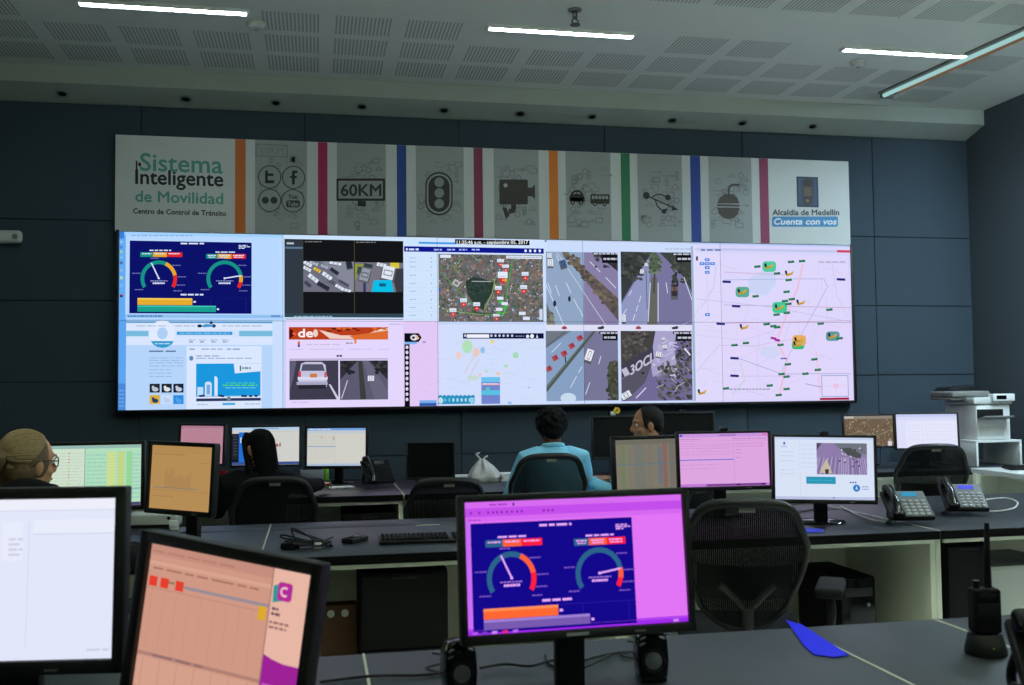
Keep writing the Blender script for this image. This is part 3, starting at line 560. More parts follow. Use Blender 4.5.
a.poly([(312, 512), (430, 446), (434, 490), (312, 564)], (64, 62, 84), 5); a.text('3OCI', 346, 424, 552, 36, (196, 192, 216), 7, skew=-.62, fat=1.4); a.orect(326, 540, 22, 30, -.5, (190, 186, 210), 6)
a.poly([(307, 570), (430, 500), (400, 580), (330, 648), (307, 648)], (86, 84, 104), 4); foliage(450, 500, 582, 648, 110, (84, 84, 82), 6); foliage(520, 410, 582, 500, 40, (72, 76, 72), 6)
for i in range(22): x, y = rnd.uniform(450, 575), rnd.uniform(510, 600); a.line(x, y, x+rnd.uniform(-30, 30), y+rnd.uniform(8, 26), 2.5, rnd.choice([(196, 186, 180), (140, 128, 120), (60, 60, 62)]), 7)
a.line(550, 450, 572, 476, 6, (226, 232, 244), 8); a.line(366, 640, 404, 600, 4, ln, 6); cars(a, [(452, 476, 22, 24, 10, wh), (476, 446, 16, 18, 0, wh), (470, 416, 14, 12, 0, wh), (328, 632, 40, 30, -30, wh), (392, 546, 12, 10, 0, dk)], 7); a.rect(506, 386, 582, 396, (18, 18, 24), 9); a.rect(518, 396, 582, 422, (18, 18, 24), 9); a.dash(510, 578, 392, 6, (190, 196, 215), 10, 16); a.dash(524, 576, 410, 8, (190, 196, 215), 10, 14); a.noclip()
# --- column five: line map with tags
a = W.sub(crop(690, 230, 3.806, wall_map))
a.rect(-2, 30, 650, 680, (220, 218, 252), 0); a.rect(-2, 40, 640, 66, (186, 208, 248), 1); a.rect(20, 68, 616, 88, (200, 206, 240), 1); a.dash(42, 118, 76, 7, (110, 130, 180), 2, 30); a.rect(125, 70, 620, 80, (176, 184, 222), 2); a.rect(560, 76, 612, 86, (210, 70, 100), 3); a.rect(22, 90, 614, 640, (226, 220, 252), 1); a.rect(618, 66, 630, 644, (150, 178, 240), 2)
a.poly([(220, 190), (260, 160), (320, 150), (330, 200), (290, 250), (230, 240)], (206, 218, 246), 2); a.ell(305, 465, 36, 26, (212, 220, 246), 2)
for pts, cc, w in (([(24, 262), (300, 292), (614, 350)], (196, 190, 226), 2), ([(130, 190), (380, 186), (510, 186), (524, 215), (490, 280), (440, 370)], (178, 188, 226), 3), ([(130, 160), (380, 172)], (206, 180, 214), 3), ([(130, 285), (614, 296)], (200, 178, 210), 3), ([(130, 355), (614, 345)], (206, 172, 204), 3), ([(24, 540), (110, 440), (250, 440), (430, 410)], (200, 196, 226), 2), ([(190, 490), (350, 548), (614, 546)], (176, 186, 216), 3), ([(190, 556), (400, 556)], (196, 190, 222), 2), ([(430, 130), (410, 220), (330, 420), (370, 500), (340, 630)], (240, 196, 222), 7), ([(480, 460), (490, 560), (495, 620)], (240, 200, 226), 5), ([(440, 370), (380, 470), (350, 540)], (190, 196, 230), 3), ([(190, 500), (210, 570), (160, 630)], (206, 220, 230), 6), ([(100, 130), (90, 220), (40, 300)], (206, 206, 236), 4), ([(540, 120), (560, 250), (600, 330)], (214, 206, 236), 3), ([(24, 400), (200, 420), (330, 380)], (210, 204, 236), 2)): a.path(pts, w, cc, 3)
for k in range(70):
    x, y, an = rnd.uniform(30, 590), rnd.uniform(100, 625), rnd.choice([.05, 1.5, .3, 1.9, 2.7]); w = rnd.uniform(30, 140); x1, y1 = x+w*math.cos(an), y+w*math.sin(an)
    if x1 < 610 and 95 < y1 < 636: a.line(x, y, x1, y1, 1.6, rnd.choice([(208, 202, 236), (222, 204, 236), (204, 210, 240)]), 2)
for x, y in ((257, 139), (385, 121), (427, 118), (332, 165), (376, 190), (368, 235), (250, 252), (362, 270), (388, 263), (375, 281), (330, 322), (369, 315), (318, 366), (332, 370), (292, 358), (345, 437), (170, 438), (213, 430), (498, 356), (531, 303), (474, 492), (373, 511), (440, 547), (349, 548), (368, 558), (487, 532), (304, 592), (368, 605), (338, 628), (137, 603), (570, 412)): a.orect(x, y, 24, 9, -.08, (34, 110, 80), 5); a.orect(x-2, y-2, 12, 3, -.08, (70, 160, 110), 6)
for x, y in ((140, 197), (176, 290), (117, 357), (170, 488), (170, 555), (575, 188)): a.orect(x, y, 32, 9, .05, (34, 40, 120), 5)
for x, y in ((318, 412), (333, 419)): a.orect(x, y, 20, 9, .2, (160, 40, 160), 5)
a.orect(357, 489, 24, 5, 0, (90, 90, 170), 5)
def tagblob(x, y, gx, gy, cc):
    if gx: a.rrect(x-gx, y-gy, x+gx, y+gy, min(gx, gy)*.6, cc, 4)
    a.orect(x-2, y+3, 26, 8, -.25, (196, 150, 40), 6); a.orect(x+8, y-3, 16, 6, -.6, (214, 176, 50), 7); a.orect(x-14, y-5, 8, 14, -.2, (40, 36, 44), 7)
for q in ((302, 139, 26, 20, (80, 206, 160)), (200, 236, 26, 20, (96, 176, 150)), (342, 295, 28, 21, (70, 204, 150)), (412, 436, 24, 18, (60, 190, 120)), (416, 420, 26, 20, (236, 176, 100)), (544, 404, 26, 18, (96, 156, 160)), (380, 166, 0, 0, 0), (424, 277, 0, 0, 0), (208, 370, 0, 0, 0), (48, 618, 0, 0, 0)): tagblob(*q)
for x, y in ((66, 113), (46, 128), (66, 128), (86, 128), (66, 143), (66, 161), (67, 322)): a.orect(x, y, 18, 11, 0, (70, 130, 220), 5); a.orect(x, y, 8, 4, 0, (190, 215, 250), 6)
a.rect(64, 168, 70, 316, (206, 214, 246), 4); a.dash(150, 310, 606, 6, (170, 174, 205), 4, 14); a.dash(490, 600, 122, 7, (190, 184, 214), 4, 20); a.orect(27, 108, 7, 16, 0, (30, 34, 60), 4)
a.rect(500, 553, 605, 634, (150, 168, 214), 3); a.rect(503, 556, 602, 631, (228, 224, 252), 4); a.ell(556, 594, 12, 10, (236, 200, 230), 5); a.line(505, 594, 600, 592, 2, (236, 200, 226), 5); a.line(556, 560, 556, 630, 2, (236, 200, 226), 5); a.rect(495, 639, 606, 646, (170, 30, 70), 5); a.line(440, 585, 500, 598, 2, (110, 110, 160), 4)

LB = {(0, 1): 'video wall panel showing two round gauges on navy at the upper left corner', (0, 0): 'video wall panel showing a web page with a blue poster', (1, 1): 'video wall panel showing traffic video on a black player', (1, 0): 'video wall panel showing an orange banner over two road photos',
      (2, 1): 'video wall panel with the date and time over a satellite map', (2, 0): 'video wall panel showing a pale street map with a black icon strip', (3, 1): 'upper video wall panel of the highway camera views', (3, 0): 'lower video wall panel of the highway camera views',
      (4, 1): 'upper video wall panel of the pale tagged line map', (4, 0): 'lower video wall panel of the pale tagged line map'}
TI = {(0, 1): (.93, .98, 1.02), (0, 0): (.96, .99, 1.0), (1, 1): (.97, 1, 1), (1, 0): (1, .95, 1), (2, 1): (.96, .99, 1), (2, 0): (.97, .98, 1), (3, 1): (.98, .98, 1), (3, 0): (.97, .97, 1), (4, 1): (.96, .95, 1), (4, 0): (.98, .94, 1)}
for i in range(5):
    for j in range(2):
        x0, z0 = X0+PW*i, Z0+PH*j; cx, cz = x0+PW/2, z0+PH/2
        t = thing('video_wall_panel', LB[i, j], 'video wall screen', (cx, VY, cz), 0, 'video wall panels')
        MB().box(-PW/2+.0006, PW/2-.0006, .004, .0945, -PH/2+.0006, PH/2-.0006, .002).build('housing', 'black', t)
        e = .0012
        me = W.mesh('display', (x0+e, z0+e, x0+PW-e, z0+PH-e), TI[i, j], lambda q, cx=cx, cz=cz: Vector((q.x-cx, q.y+.0035, q.z-cz)), .00025)
        link('display', me, 'screen', t)
t = thing('video_wall_frame', 'thin black frame around the whole video wall', 'frame', ((X0+X1)/2, VY, Z0))
w2 = (X1-X0)/2; hh = Z1-Z0
MB().box(-w2-.022, -w2-.001, -.012, .0945, -.022, hh+.012, .003).build('side_rail', 'black', t); MB().box(w2+.001, w2+.022, -.012, .0945, -.022, hh+.012, .003).build('side_rail', 'black', t)
MB().box(-w2-.0005, w2+.0005, -.012, .0945, -.022, -.001, .003).build('bottom_rail', 'black', t)

# ------------------------------------------------------------------ printed banner over the video wall
B = Canvas(wall_map); BX0, BX1, BZ0, BZ1 = -1.512, 4.672, 2.646, 3.397
bg, tile, ink, ghost = (204, 206, 202), (154, 158, 155), (30, 32, 32), (124, 128, 126)
B._add([(BX0, BZ0), (BX1, BZ0), (BX1, BZ1), (BX0, BZ1)], bg, 0)
def vband(p0, p1, y, col, ly):
    u0, u1 = wall_map(p0, y)[0], wall_map(p1, y)[0]; B._add([(u0, BZ0), (u1, BZ0), (u1, BZ1), (u0, BZ1)], col, ly)
for p0, p1, y, cc in ((235, 245.5, 200, (206, 106, 22)), (318, 327.5, 200, (170, 26, 82)), (397, 406.5, 200, (20, 66, 142)), (474, 483, 200, (134, 34, 66)), (549.5, 558.5, 200, (224, 122, 20)), (621.5, 630.5, 200, (40, 122, 82)), (691, 701, 200, (20, 62, 150)), (760, 769, 200, (142, 40, 82))): vband(p0, p1, y, cc, 2)
for p0, p1 in ((255, 307), (337, 386), (416, 464), (494, 539), (566, 611), (638, 682.5), (709, 752)):
    vband(p0, p1, 190, tile, 1)
    zt = 150+(p0-115)*.038
    for k in range(40):   # pale pictograms printed in the background of each tile
        x, y = rnd.uniform(p0+4, p1-5), rnd.uniform(zt+2, 226); q = rnd.randrange(5); g = rnd.choice([ghost, (132, 136, 134), (138, 142, 140)])
        if q == 0: B.rect(x-4, y-3, x+4, y+3, g, 2); B.rect(x-3, y-2, x+3, y+2, tile, 3)
        elif q == 1: B.ell(x, y, 3.2, 3.2, g, 2, 12); B.ell(x, y, 2, 2, tile, 3, 12)
        elif q == 2: B.line(x-6, y, x+5, y, .9, g, 2); B.poly([(x+3, y-2), (x+7, y), (x+3, y+2)], g, 2)
        elif q == 3: B.rrect(x-2, y-4.5, x+2, y+4.5, 1.4, g, 2); B.ell(x, y-2, .9, .9, tile, 3, 8); B.ell(x, y+2, .9, .9, tile, 3, 8)
        else: B.arc(x, y, 2.4, 3.3, 0, 180, g, 2, 8); B.line(x-4, y, x+4, y, .9, g, 2)
b = B.sub(crop(100, 120, 3.938, wall_map)); tl = (84, 156, 142)
b.text('Sistema', 158, 482, 198, 70, tl, 3, skew=.035, fat=1.6); b.text('Inteligente', 140, 484, 250, 58, (24, 30, 30), 3, skew=.03, fat=1.8)
b.line(144, 160, 144, 252, 7, (24, 30, 30), 3); b.ell(156, 174, 6, 8, (24, 30, 30), 4)
b.text('de Movilidad', 140, 484, 320, 44, tl, 3, skew=.03, fat=1.2); b.text('Centro de Control de Tránsito', 130, 496, 367, 20, (28, 30, 32), 3, skew=.028, fat=.8)
b.rect(612, 92, 740, 148, (132, 136, 134), 4); b.rect(618, 98, 734, 142, tile, 5); b.text('60KM', 630, 722, 134, 28, (134, 138, 136), 6)
for x, y, k in ((668, 224, 't'), (762, 226, 'f'), (668, 316, 'o'), (760, 318, 'y')):
    b.ell(x, y, 46, 46, (52, 56, 56), 7, 32); b.ell(x, y, 42, 42, (150, 154, 151), 8, 32)
    if k == 'o': b.ell(x-17, y, 14, 14, (46, 48, 48), 9); b.ell(x+17, y, 14, 14, (46, 48, 48), 9)
    elif k == 'y':
        b.text('You', x-19, x+17, y-8, 18, (46, 48, 48), 9, fat=.8); b.rrect(x-27, y-2, x+27, y+26, 8, (46, 48, 48), 9); b.text('Tube', x-21, x+21, y+21, 18, (150, 154, 151), 10, fat=.6)
    elif k == 't': b.rrect(x-18, y-26, x-7, y+24, 4, ink, 9); b.rrect(x-18, y-14, x+16, y-4, 4, ink, 9); b.rrect(x-18, y+13, x+18, y+25, 4, ink, 9)
    else: b.rrect(x-6, y-18, x+5, y+28, 3, ink, 9); b.rrect(x-6, y-27, x+16, y-17, 4, ink, 9); b.rrect(x-14, y-6, x+13, y+3, 3, ink, 9)
b = B.sub(crop(340, 120, 3.938, wall_map))
b.rrect(-14, 230, 178, 318, 4, ink, 6); b.rrect(-6, 239, 169, 309, 3, (150, 153, 150), 7); b.text('60KM', 4, 162, 298, 46, (44, 46, 46), 8, fat=1.5); b.rect(70, 318, 102, 340, ink, 6)
b.rrect(336, 204, 444, 376, 52, ink, 6); b.rrect(342, 211, 438, 369, 47, (156, 159, 156), 7); b.rrect(348, 218, 432, 362, 42, ink, 8)
for y in (245, 287, 329): b.ell(391, y, 19, 19, (140, 144, 141), 9, 24)
br = (52, 46, 38)
b.rrect(628, 234, 740, 332, 6, br, 6); b.ell(652, 257, 8, 8, (176, 176, 170), 8); b.poly([(740, 266), (756, 266), (768, 254), (768, 312), (756, 300), (740, 300)], br, 6); b.rect(674, 332, 694, 352, br, 6); b.poly([(664, 350), (694, 346), (690, 364), (664, 370)], br, 6); b.poly([(640, 344), (656, 346), (668, 376), (654, 390), (648, 372)], br, 6)
b.ell(933, 306, 30, 16, br, 6, 16); b.arc(933, 302, 19, 27, 0, 180, br, 6); b.rect(904, 304, 964, 322, br, 6); b.ell(917, 325, 9, 9, br, 7); b.ell(917, 325, 4, 4, tile, 8); b.ell(950, 325, 9, 9, br, 7); b.ell(950, 325, 4, 4, tile, 8); b.line(933, 278, 933, 304, 4, br, 7); b.rect(928, 276, 940, 281, br, 7)
b.rrect(986, 292, 1062, 330, 5, br, 6)
for k in range(5): b.rect(992+k*13.5, 298, 1002+k*13.5, 311, tile, 7)
for x in (1004, 1042): b.ell(x, 331, 8, 8, br, 7); b.ell(x, 331, 3.5, 3.5, tile, 8)
b = B.sub(crop(600, 120, 3.938, wall_map)); uk = (44, 44, 44)
b.ell(183, 297, 13, 14, uk, 6); b.line(183, 297, 296, 348, 5, uk, 6); b.poly([(286, 336), (310, 354), (282, 356)], uk, 6); b.path([(205, 304), (222, 294), (240, 292), (262, 302)], 5, uk, 6); b.ell(268, 305, 11, 11, uk, 6); b.path([(218, 314), (226, 338), (240, 352), (252, 358)], 5, uk, 6); b.poly([(244, 352), (266, 348), (258, 370), (244, 366)], uk, 6)
b.poly([(462, 328), (472, 306), (492, 292), (522, 292), (540, 304), (550, 328)], (70, 62, 54), 6); b.rect(462, 331, 550, 341, (70, 62, 54), 6); b.poly([(462, 345), (550, 345), (544, 370), (528, 386), (508, 391), (484, 384), (468, 368)], (70, 62, 54), 6)
b.path([(507, 292), (508, 266), (520, 254), (550, 256)], 8, (70, 62, 54), 6)
b.rect(774, 222, 862, 344, (28, 34, 46), 6); b.rect(780, 228, 856, 338, (44, 70, 104), 7); b.rrect(796, 230, 842, 336, 12, (62, 52, 44), 8); b.ell(818, 248, 18, 17, (38, 34, 34), 9); b.rect(804, 262, 834, 300, (92, 76, 58), 9); b.poly([(800, 300), (838, 300), (828, 330), (818, 340), (808, 330)], (46, 40, 38), 9); b.ell(818, 318, 7, 7, (116, 98, 70), 10, 10)
b.text('Alcaldía de Medellín', 680, 942, 374, 22, (50, 56, 64), 6, fat=.9); b.rrect(678, 380, 938, 420, 7, (58, 134, 184), 6); b.text('Cuenta con vos', 684, 930, 411, 24, (228, 232, 234), 8, slant=.2, fat=1.2)
t = thing('wall_banner', 'long printed banner with coloured stripes and traffic pictograms above the video wall', 'banner', ((BX0+BX1)/2, VY, BZ0))
bx = (BX1-BX0)/2
MB().box(-bx, bx, .006, .0945, .001, BZ1-BZ0, .002).build('board', 'lgrey', t)
link('printed_face', B.mesh('printed_face', (BX0+.001, BZ0+.002, BX1-.001, BZ1-.002), (1, 1, 1), lambda q: Vector((q.x-(BX0+BX1)/2, q.y+.0055, q.z-BZ0))), 'print', t)

# ------------------------------------------------------------------ desks
DZ = .73
def desk(label, x0, x1, yf, yb, group, flap=True, modesty=True, ends=(True, True), rz=0., top='top'):
    t = thing('desk', label, 'desk', ((x0+x1)/2, yf, 0), rz, group); w = (x1-x0)/2; d = yb-yf
    MB().box(-w+.0035, w-.0035, .012, d-(.236 if flap else 0), DZ-.032, DZ, .002).build('desktop', top, t)
    if flap:
        MB().box(-w+.0035, w-.0035, d-.23, d, DZ-.03, DZ+.001, .002).build('cable_flap', top, t)
    MB().box(-w+.0035, w-.0035, 0, .0115, DZ-.038, DZ+.0005, .004).build('edge_band', 'edge', t)
    for s in (-1, 1): MB().box(s*w-.0033 if s > 0 else -w, s*w if s > 0 else -w+.0033, .012, d, DZ-.034, DZ+.0012).build('joint_strip', 'strip', t)
    for s, e in zip((-1, 1), ends):
        if e: MB().box(*(sorted((s*(w-.001), s*(w-.028)))), .05, d-.02, .0, DZ-.034, .003).build('side_panel', 'cream', t)
    if modesty: MB().box(-w+.03, w-.03, d-.30, d-.282, .10, DZ-.034, .002).build('modesty_panel', 'cream', t)
    MB().box(-w+.029, w-.029, .02, .04, DZ-.058, DZ-.0325, .002).build('front_rail', 'cream', t)
    MB().box(-w+.03, w-.03, d-.27, d-.12, DZ-.14, DZ-.1, .004).build('cable_tray', 'matte', t)
    return t
R1, R2, R3 = (1.5, 2.606), (4.146, 5.24), (6.46, 7.72)
G1, G2, G3 = 'desks of the nearest row', 'desks of the middle row', 'desks of the row under the video wall'
desk('grey-topped desk under the white-screen monitor in the nearest row', -1.07, .12, *R1, G1, flap=False)
desk('grey-topped desk carrying the magenta dashboard monitor and two speakers', .12, 1.31, *R1, G1, flap=False)
desk('narrow grey-topped corner desk beneath the handheld radio', 1.31, 1.735, *R1, G1, flap=False)
desk('grey-topped desk at the end of the nearest row, past the handheld radio', 1.735, 3.0, *R1, G1, flap=False)
desk('grey-topped middle row desk under the tan and green monitors', -1.735, -.22, *R2, G2)
desk('grey-topped middle row desk with keyboard and tangled cables', -.22, 1.295, *R2, G2)
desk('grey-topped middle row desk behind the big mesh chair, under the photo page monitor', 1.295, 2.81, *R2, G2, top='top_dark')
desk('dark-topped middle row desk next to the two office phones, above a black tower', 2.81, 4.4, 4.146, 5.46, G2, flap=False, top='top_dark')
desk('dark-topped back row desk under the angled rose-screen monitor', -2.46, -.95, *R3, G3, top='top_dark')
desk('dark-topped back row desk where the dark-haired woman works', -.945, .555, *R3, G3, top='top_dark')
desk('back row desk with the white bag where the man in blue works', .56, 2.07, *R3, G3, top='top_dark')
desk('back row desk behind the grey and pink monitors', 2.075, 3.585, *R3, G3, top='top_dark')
desk('back corner desk under the printer and two far monitors', 3.75, 5.78, 7.03, 7.95, G3, flap=False)

# ------------------------------------------------------------------ monitors
def pose(yaw, tilt=0., roll=0.):
    return Matrix.Rotation(R_(yaw), 3, 'Z') @ Matrix.Rotation(R_(-tilt), 3, 'X') @ Matrix.Rotation(R_(roll), 3, 'Y')
def monitor(label, c, yaw, tilt, roll, w, h, draw, bz=.016, chin=.022, base='disc', cam_=False, dz=DZ, group=None, thick=.035, name='monitor', nw=.032):
    n = pose(yaw) @ Vector((0, 1, 0)); bx = Vector(c)+n*.085
    dz += .002; t = thing(name, label, "monitor", (bx.x, bx.y, dz), R_(yaw), group)
    Mx = Matrix.Translation(Vector((0, -.085, c[2]-dz))) @ pose(0, tilt, roll).to_4x4()
    x, zt, zb = w/2+bz, h/2+bz, -h/2-chin
    f = MB()
    f.box(-x, -w/2, -.012, thick*.6, zb, zt, .004, 2, Mx).box(w/2, x, -.012, thick*.6, zb, zt, .004, 2, Mx).box(-x+.002, x-.002, -.012, thick*.6, h/2, zt, .004, 2, Mx).box(-x+.002, x-.002, -.012, thick*.6, zb, -h/2, .004, 2, Mx)
    f.build('bezel', 'black', t)
    MB().box(-x+.006, x-.006, .004, thick, zb+.006, zt-.006, .008, 2, Mx).box(-w*.3, w*.3, thick-.004, thick+.02, -h*.32, h*.3, .01, 2, Mx).build('back_shell', 'matte', t)
    if draw:
        cv = Canvas(lambda px, py: ((px/1000-.5)*w, .5*h-py/1000*w)); cv.W = 1000; cv.H = 1000*h/w
        draw(cv); me = cv.mesh('display', (-w/2, -h/2, w/2, h/2), place=lambda q: Mx @ Vector((q.x, q.y-.0005, q.z)), step=.0004)
        link('display', me, 'screen', t)
    else:
        MB().box(-w/2, w/2, -.002, .003, -h/2, h/2, 0, 1, Mx).build('display', 'off', t)
    MB().box(.5*x-.012, .5*x+.012, -.0132, -.011, zb+.007, zb+.011, 0, 1, Mx).build('button_row', 'grey', t)
    top = Mx @ Vector((0, thick+.012, -h*.12))
    MB().box(-nw, nw, -.022, .008, .012, top.z+.03, .005, 2, Matrix.Rotation(math.atan2(-(top.y-.005), top.z)*.0, 4, 'X')).box(-.028, .028, min(top.y, 0)-.004, max(top.y, 0)+.006, top.z-.03, top.z+.03, .004).build('neck', 'black', t)
    if base == 'disc': MB().lathe([(0, 0), (.105, 0), (.108, .004), (.1, .011), (.04, .016), (0, .017)], 32, Matrix.Diagonal((1.15, .9, 1, 1))).build('base', 'gloss', t)
    else: MB().box(-.125, .125, -.1, .08, 0, .013, .006, 3).build('base', 'black', t)
    if cam_: MB().box(-.018, .018, -.02, .012, zt, zt+.018, .005, 2, Mx).ball(Mx @ Vector((0, -.021, zt+.009)), .0055, 10, 8).build('webcam', 'gloss', t)
    return t, Mx

def d_page(c):
    c.rect(0, 0, 1000, 700, (226, 231, 250), 0); c.rect(0, 0, 1000, 44, (236, 238, 250), 1); c.rect(0, 44, 1000, 47, (206, 210, 232), 2)
    c.rect(662, 90, 665, 580, (210, 214, 236), 1); c.rect(680, 82, 1000, 136, (233, 236, 251), 1); c.rect(680, 136, 1000, 140, (206, 212, 234), 2); c.rect(560, 90, 640, 240, (232, 235, 251), 1)
    for y in (156, 176, 196, 216): c.dash(586, 640, y, 9, (206, 208, 228), 2, 30)
    for y in (110, 200, 260, 330, 420): c.dash(40, 470, y, 9, (206, 210, 230), 2, 70)
    c.dash(900, 985, 590, 8, (204, 206, 222), 2, 40)
def d_sheet(c):
    h = 799; c.rect(0, 0, 1000, h, (206, 152, 132), 0); c.rect(0, 0, 770, 60, (196, 142, 126), 1); c.dash(10, 540, 40, 8, (178, 122, 104), 2, 90); c.rect(0, 92, 770, 110, (216, 164, 144), 1); c.dash(30, 700, 128, 9, (160, 110, 100), 2, 100)
    for x in (14, 88, 186): c.rect(x, 172, x+52, 224, (228, 62, 46), 2)
    c.dash(140, 178, 190, 12, (120, 120, 70), 2, 18); c.rect(240, 192, 770, 208, (150, 140, 150), 1); c.rect(0, 232, 770, 236, (184, 132, 116), 1)
    for k in range(9): c.rect(40+k*80, 236, 43+k*80, 560, (196, 140, 122), 1)
    for k in range(9): c.rect(0, 270+k*34, 770, 272+k*34, (200, 145, 126), 1)
    c.rect(0, 572, 770, 590, (176, 128, 116), 1); c.dash(100, 420, 581, 16, (150, 112, 110), 2, 120); c.rect(0, 600, 770, h, (212, 160, 140), 1)
    for k in range(7): c.rect(40+k*110, 600, 44+k*110, 760, (190, 136, 120), 2)
    c.rect(0, h-40, 1000, h, (70, 44, 48), 3)
    for k in range(9): c.rect(8+k*46, h-32, 36+k*46, h-8, (40, 26, 32), 4)
    c.rect(770, 0, 776, h, (150, 110, 106), 2); c.rect(776, 0, 1000, h, (232, 182, 164), 1); c.rect(712, 206, 760, 276, (222, 168, 44), 3); c.rect(700, 700, 735, 740, (110, 130, 80), 3); c.rect(742, 705, 765, 735, (90, 110, 70), 3)
    c.poly([(784, 92), (840, 70), (850, 160), (790, 176)], (40, 150, 150), 3); c.rrect(812, 66, 898, 160, 18, (178, 44, 150), 4); c.arc(855, 113, 16, 26, 50, 310, (244, 200, 210), 5)
    c.dash(790, 830, 206, 14, (110, 80, 90), 3, 20); c.dash(790, 842, 232, 14, (110, 80, 90), 3, 20); c.dash(786, 900, 275, 12, (150, 110, 108), 3, 30); c.dash(786, 890, 300, 12, (150, 110, 108), 3, 30)
    c.poly([(777, 440), (830, 458), (900, 470), (1000, 470), (1000, h), (777, h)], (156, 34, 150), 3); c.dash(790, 880, 590, 14, (188, 90, 184), 4, 50); c.dash(790, 910, 650, 14, (188, 90, 184), 4, 50)
def d_dash(c):
    c.rect(0, 0, 1000, 600, (226, 116, 246), 0); c.rect(0, 0, 1000, 26, (214, 108, 240), 1); c.rect(0, 26, 1000, 64, (196, 78, 236), 1); c.rect(0, 64, 1000, 84, (214, 104, 242), 1); c.dash(110, 200, 14, 7, (160, 60, 200), 2, 30); c.rect(215, 8, 222, 22, (30, 20, 120), 2)
    for x in (24, 60, 100, 122, 140, 160, 184, 206, 230, 250, 350, 370, 390): c.rect(x, 42, x+9, 52, (130, 40, 170), 2)
    c.dash(14, 70, 78, 6, (170, 70, 200), 2, 20); c.rect(0, 84, 22, 535, (200, 110, 246), 1)
    s = 735/693
    def xf(px, py): return c.xf(24+px*s, 92+py*s*1.045)
    dashboard(c.sub(xf), ((20, 8, 140), (44, 98, 140), (255, 96, 56), (255, 32, 60), (236, 170, 255), (255, 104, 50), (120, 90, 176)), 2)
    c.rect(0, 536, 1000, 600, (160, 44, 236), 1); c.rect(0, 540, 1000, 544, (190, 80, 244), 2)
    for x, q in ((20, (180, 90, 240)), (60, (120, 60, 200)), (104, (200, 130, 240)), (150, (230, 40, 120)), (196, (180, 100, 236)), (930, (210, 140, 250))): c.rect(x, 548, x+24, 560, q, 3)
def d_green(c):
    c.rect(0, 0, 1000, 600, (206, 224, 204), 0); c.rect(0, 0, 1000, 30, (150, 186, 176), 1); c.rect(500, 30, 506, 530, (120, 150, 150), 2); c.rect(506, 30, 1000, 530, (176, 222, 190), 1)
    for k in range(16):
        y = 70+k*28; c.dash(150, 480, y, 7, (190, 208, 192), 2, 60); c.rect(506, y, 1000, y+2, (146, 200, 180), 3)
        c.rect(360, y-6, 372, y+6, rnd.choice([(220, 170, 90), (190, 210, 130), (206, 130, 110)]), 3)
    for x, w, q in ((700, 70, (206, 222, 140)), (790, 60, (196, 214, 130)), (870, 50, (150, 214, 150))): c.rect(x, 60, x+w, 530, q, 2)
    for k in range(12): c.dash(520, 690, 90+k*36, 9, (150, 202, 178), 4, 40); c.dash(920, 990, 90+k*36, 9, (150, 196, 196), 4, 20)
    c.rect(0, 400, 1000, 408, (120, 160, 180), 4); c.rect(0, 530, 1000, 562, (110, 96, 130), 3); c.rect(900, 536, 990, 556, (70, 70, 110), 4)
def d_tan(c):
    c.rect(0, 0, 1000, 800, (180, 140, 86), 0); c.rect(0, 0, 1000, 60, (178, 138, 84), 1); c.rect(0, 70, 1000, 76, (164, 126, 78), 1); c.dash(40, 560, 108, 10, (152, 116, 72), 2, 60)
    for k in range(18): y = 430-rnd.uniform(20, 170); c.rect(240+k*24, y, 254+k*24, 530, (166, 128, 82), 1)
    for k in range(14): c.rect(0, 160+k*34, 1000, 162+k*34, (180, 140, 86), 1)
    c.rect(60, 528, 780, 536, (112, 124, 118), 3); c.rect(0, 560, 1000, 566, (164, 126, 80), 2); c.dash(820, 960, 200, 8, (160, 120, 78), 2, 30); c.dash(60, 400, 640, 10, (160, 122, 76), 2, 60)
def d_greysheet(c):
    c.rect(0, 0, 1000, 800, (122, 119, 106), 0); c.rect(0, 0, 1000, 70, (110, 108, 98), 1)
    for x, w, q in ((80, 60, (112, 122, 94)), (160, 40, (118, 127, 100)), (300, 170, (114, 116, 108)), (520, 60, (122, 114, 104)), (770, 70, (134, 98, 92)), (880, 90, (114, 108, 100))): c.rect(x, 70, x+w, 740, q, 1)
    for k in range(20): c.rect(0, 90+k*33, 1000, 92+k*33, (134, 132, 118), 2)
    c.rect(0, 372, 1000, 384, (84, 118, 132), 3); c.rect(690, 120, 760, 690, (108, 112, 120), 2); c.rect(0, 750, 1000, 800, (120, 114, 104), 3)
def d_pink(c):
    c.rect(0, 0, 1000, 600, (222, 166, 224), 0); c.rect(0, 0, 1000, 36, (198, 150, 222), 1); c.rect(10, 6, 40, 30, (60, 90, 200), 2); c.rect(940, 6, 990, 24, (226, 110, 160), 2); c.rect(450, 12, 640, 24, (150, 110, 180), 2); c.dash(10, 240, 58, 8, (190, 130, 200), 2, 40); c.dash(600, 980, 58, 8, (186, 126, 196), 2, 50)
    c.rect(0, 76, 1000, 80, (200, 146, 210), 1); c.rect(606, 80, 612, 530, (204, 148, 212), 1)
    for y in (110, 132, 156, 190, 220, 330, 370): c.dash(10, 590 if y < 230 else 420, y, 7, (206, 148, 210), 2, 60)
    for y in (110, 140, 176, 210, 260): c.dash(630, 960 if y < 150 else 700, y, 7, (196, 136, 200), 2, 40)
    c.rect(0, 272, 606, 282, (110, 112, 216), 3); c.rect(330, 150, 352, 190, (206, 160, 226), 3); c.rect(0, 532, 1000, 600, (190, 120, 214), 1); c.rect(290, 536, 960, 558, (120, 70, 140), 2); c.ell(650, 546, 20, 10, (60, 30, 70), 3); c.ell(930, 546, 20, 10, (60, 30, 70), 3)
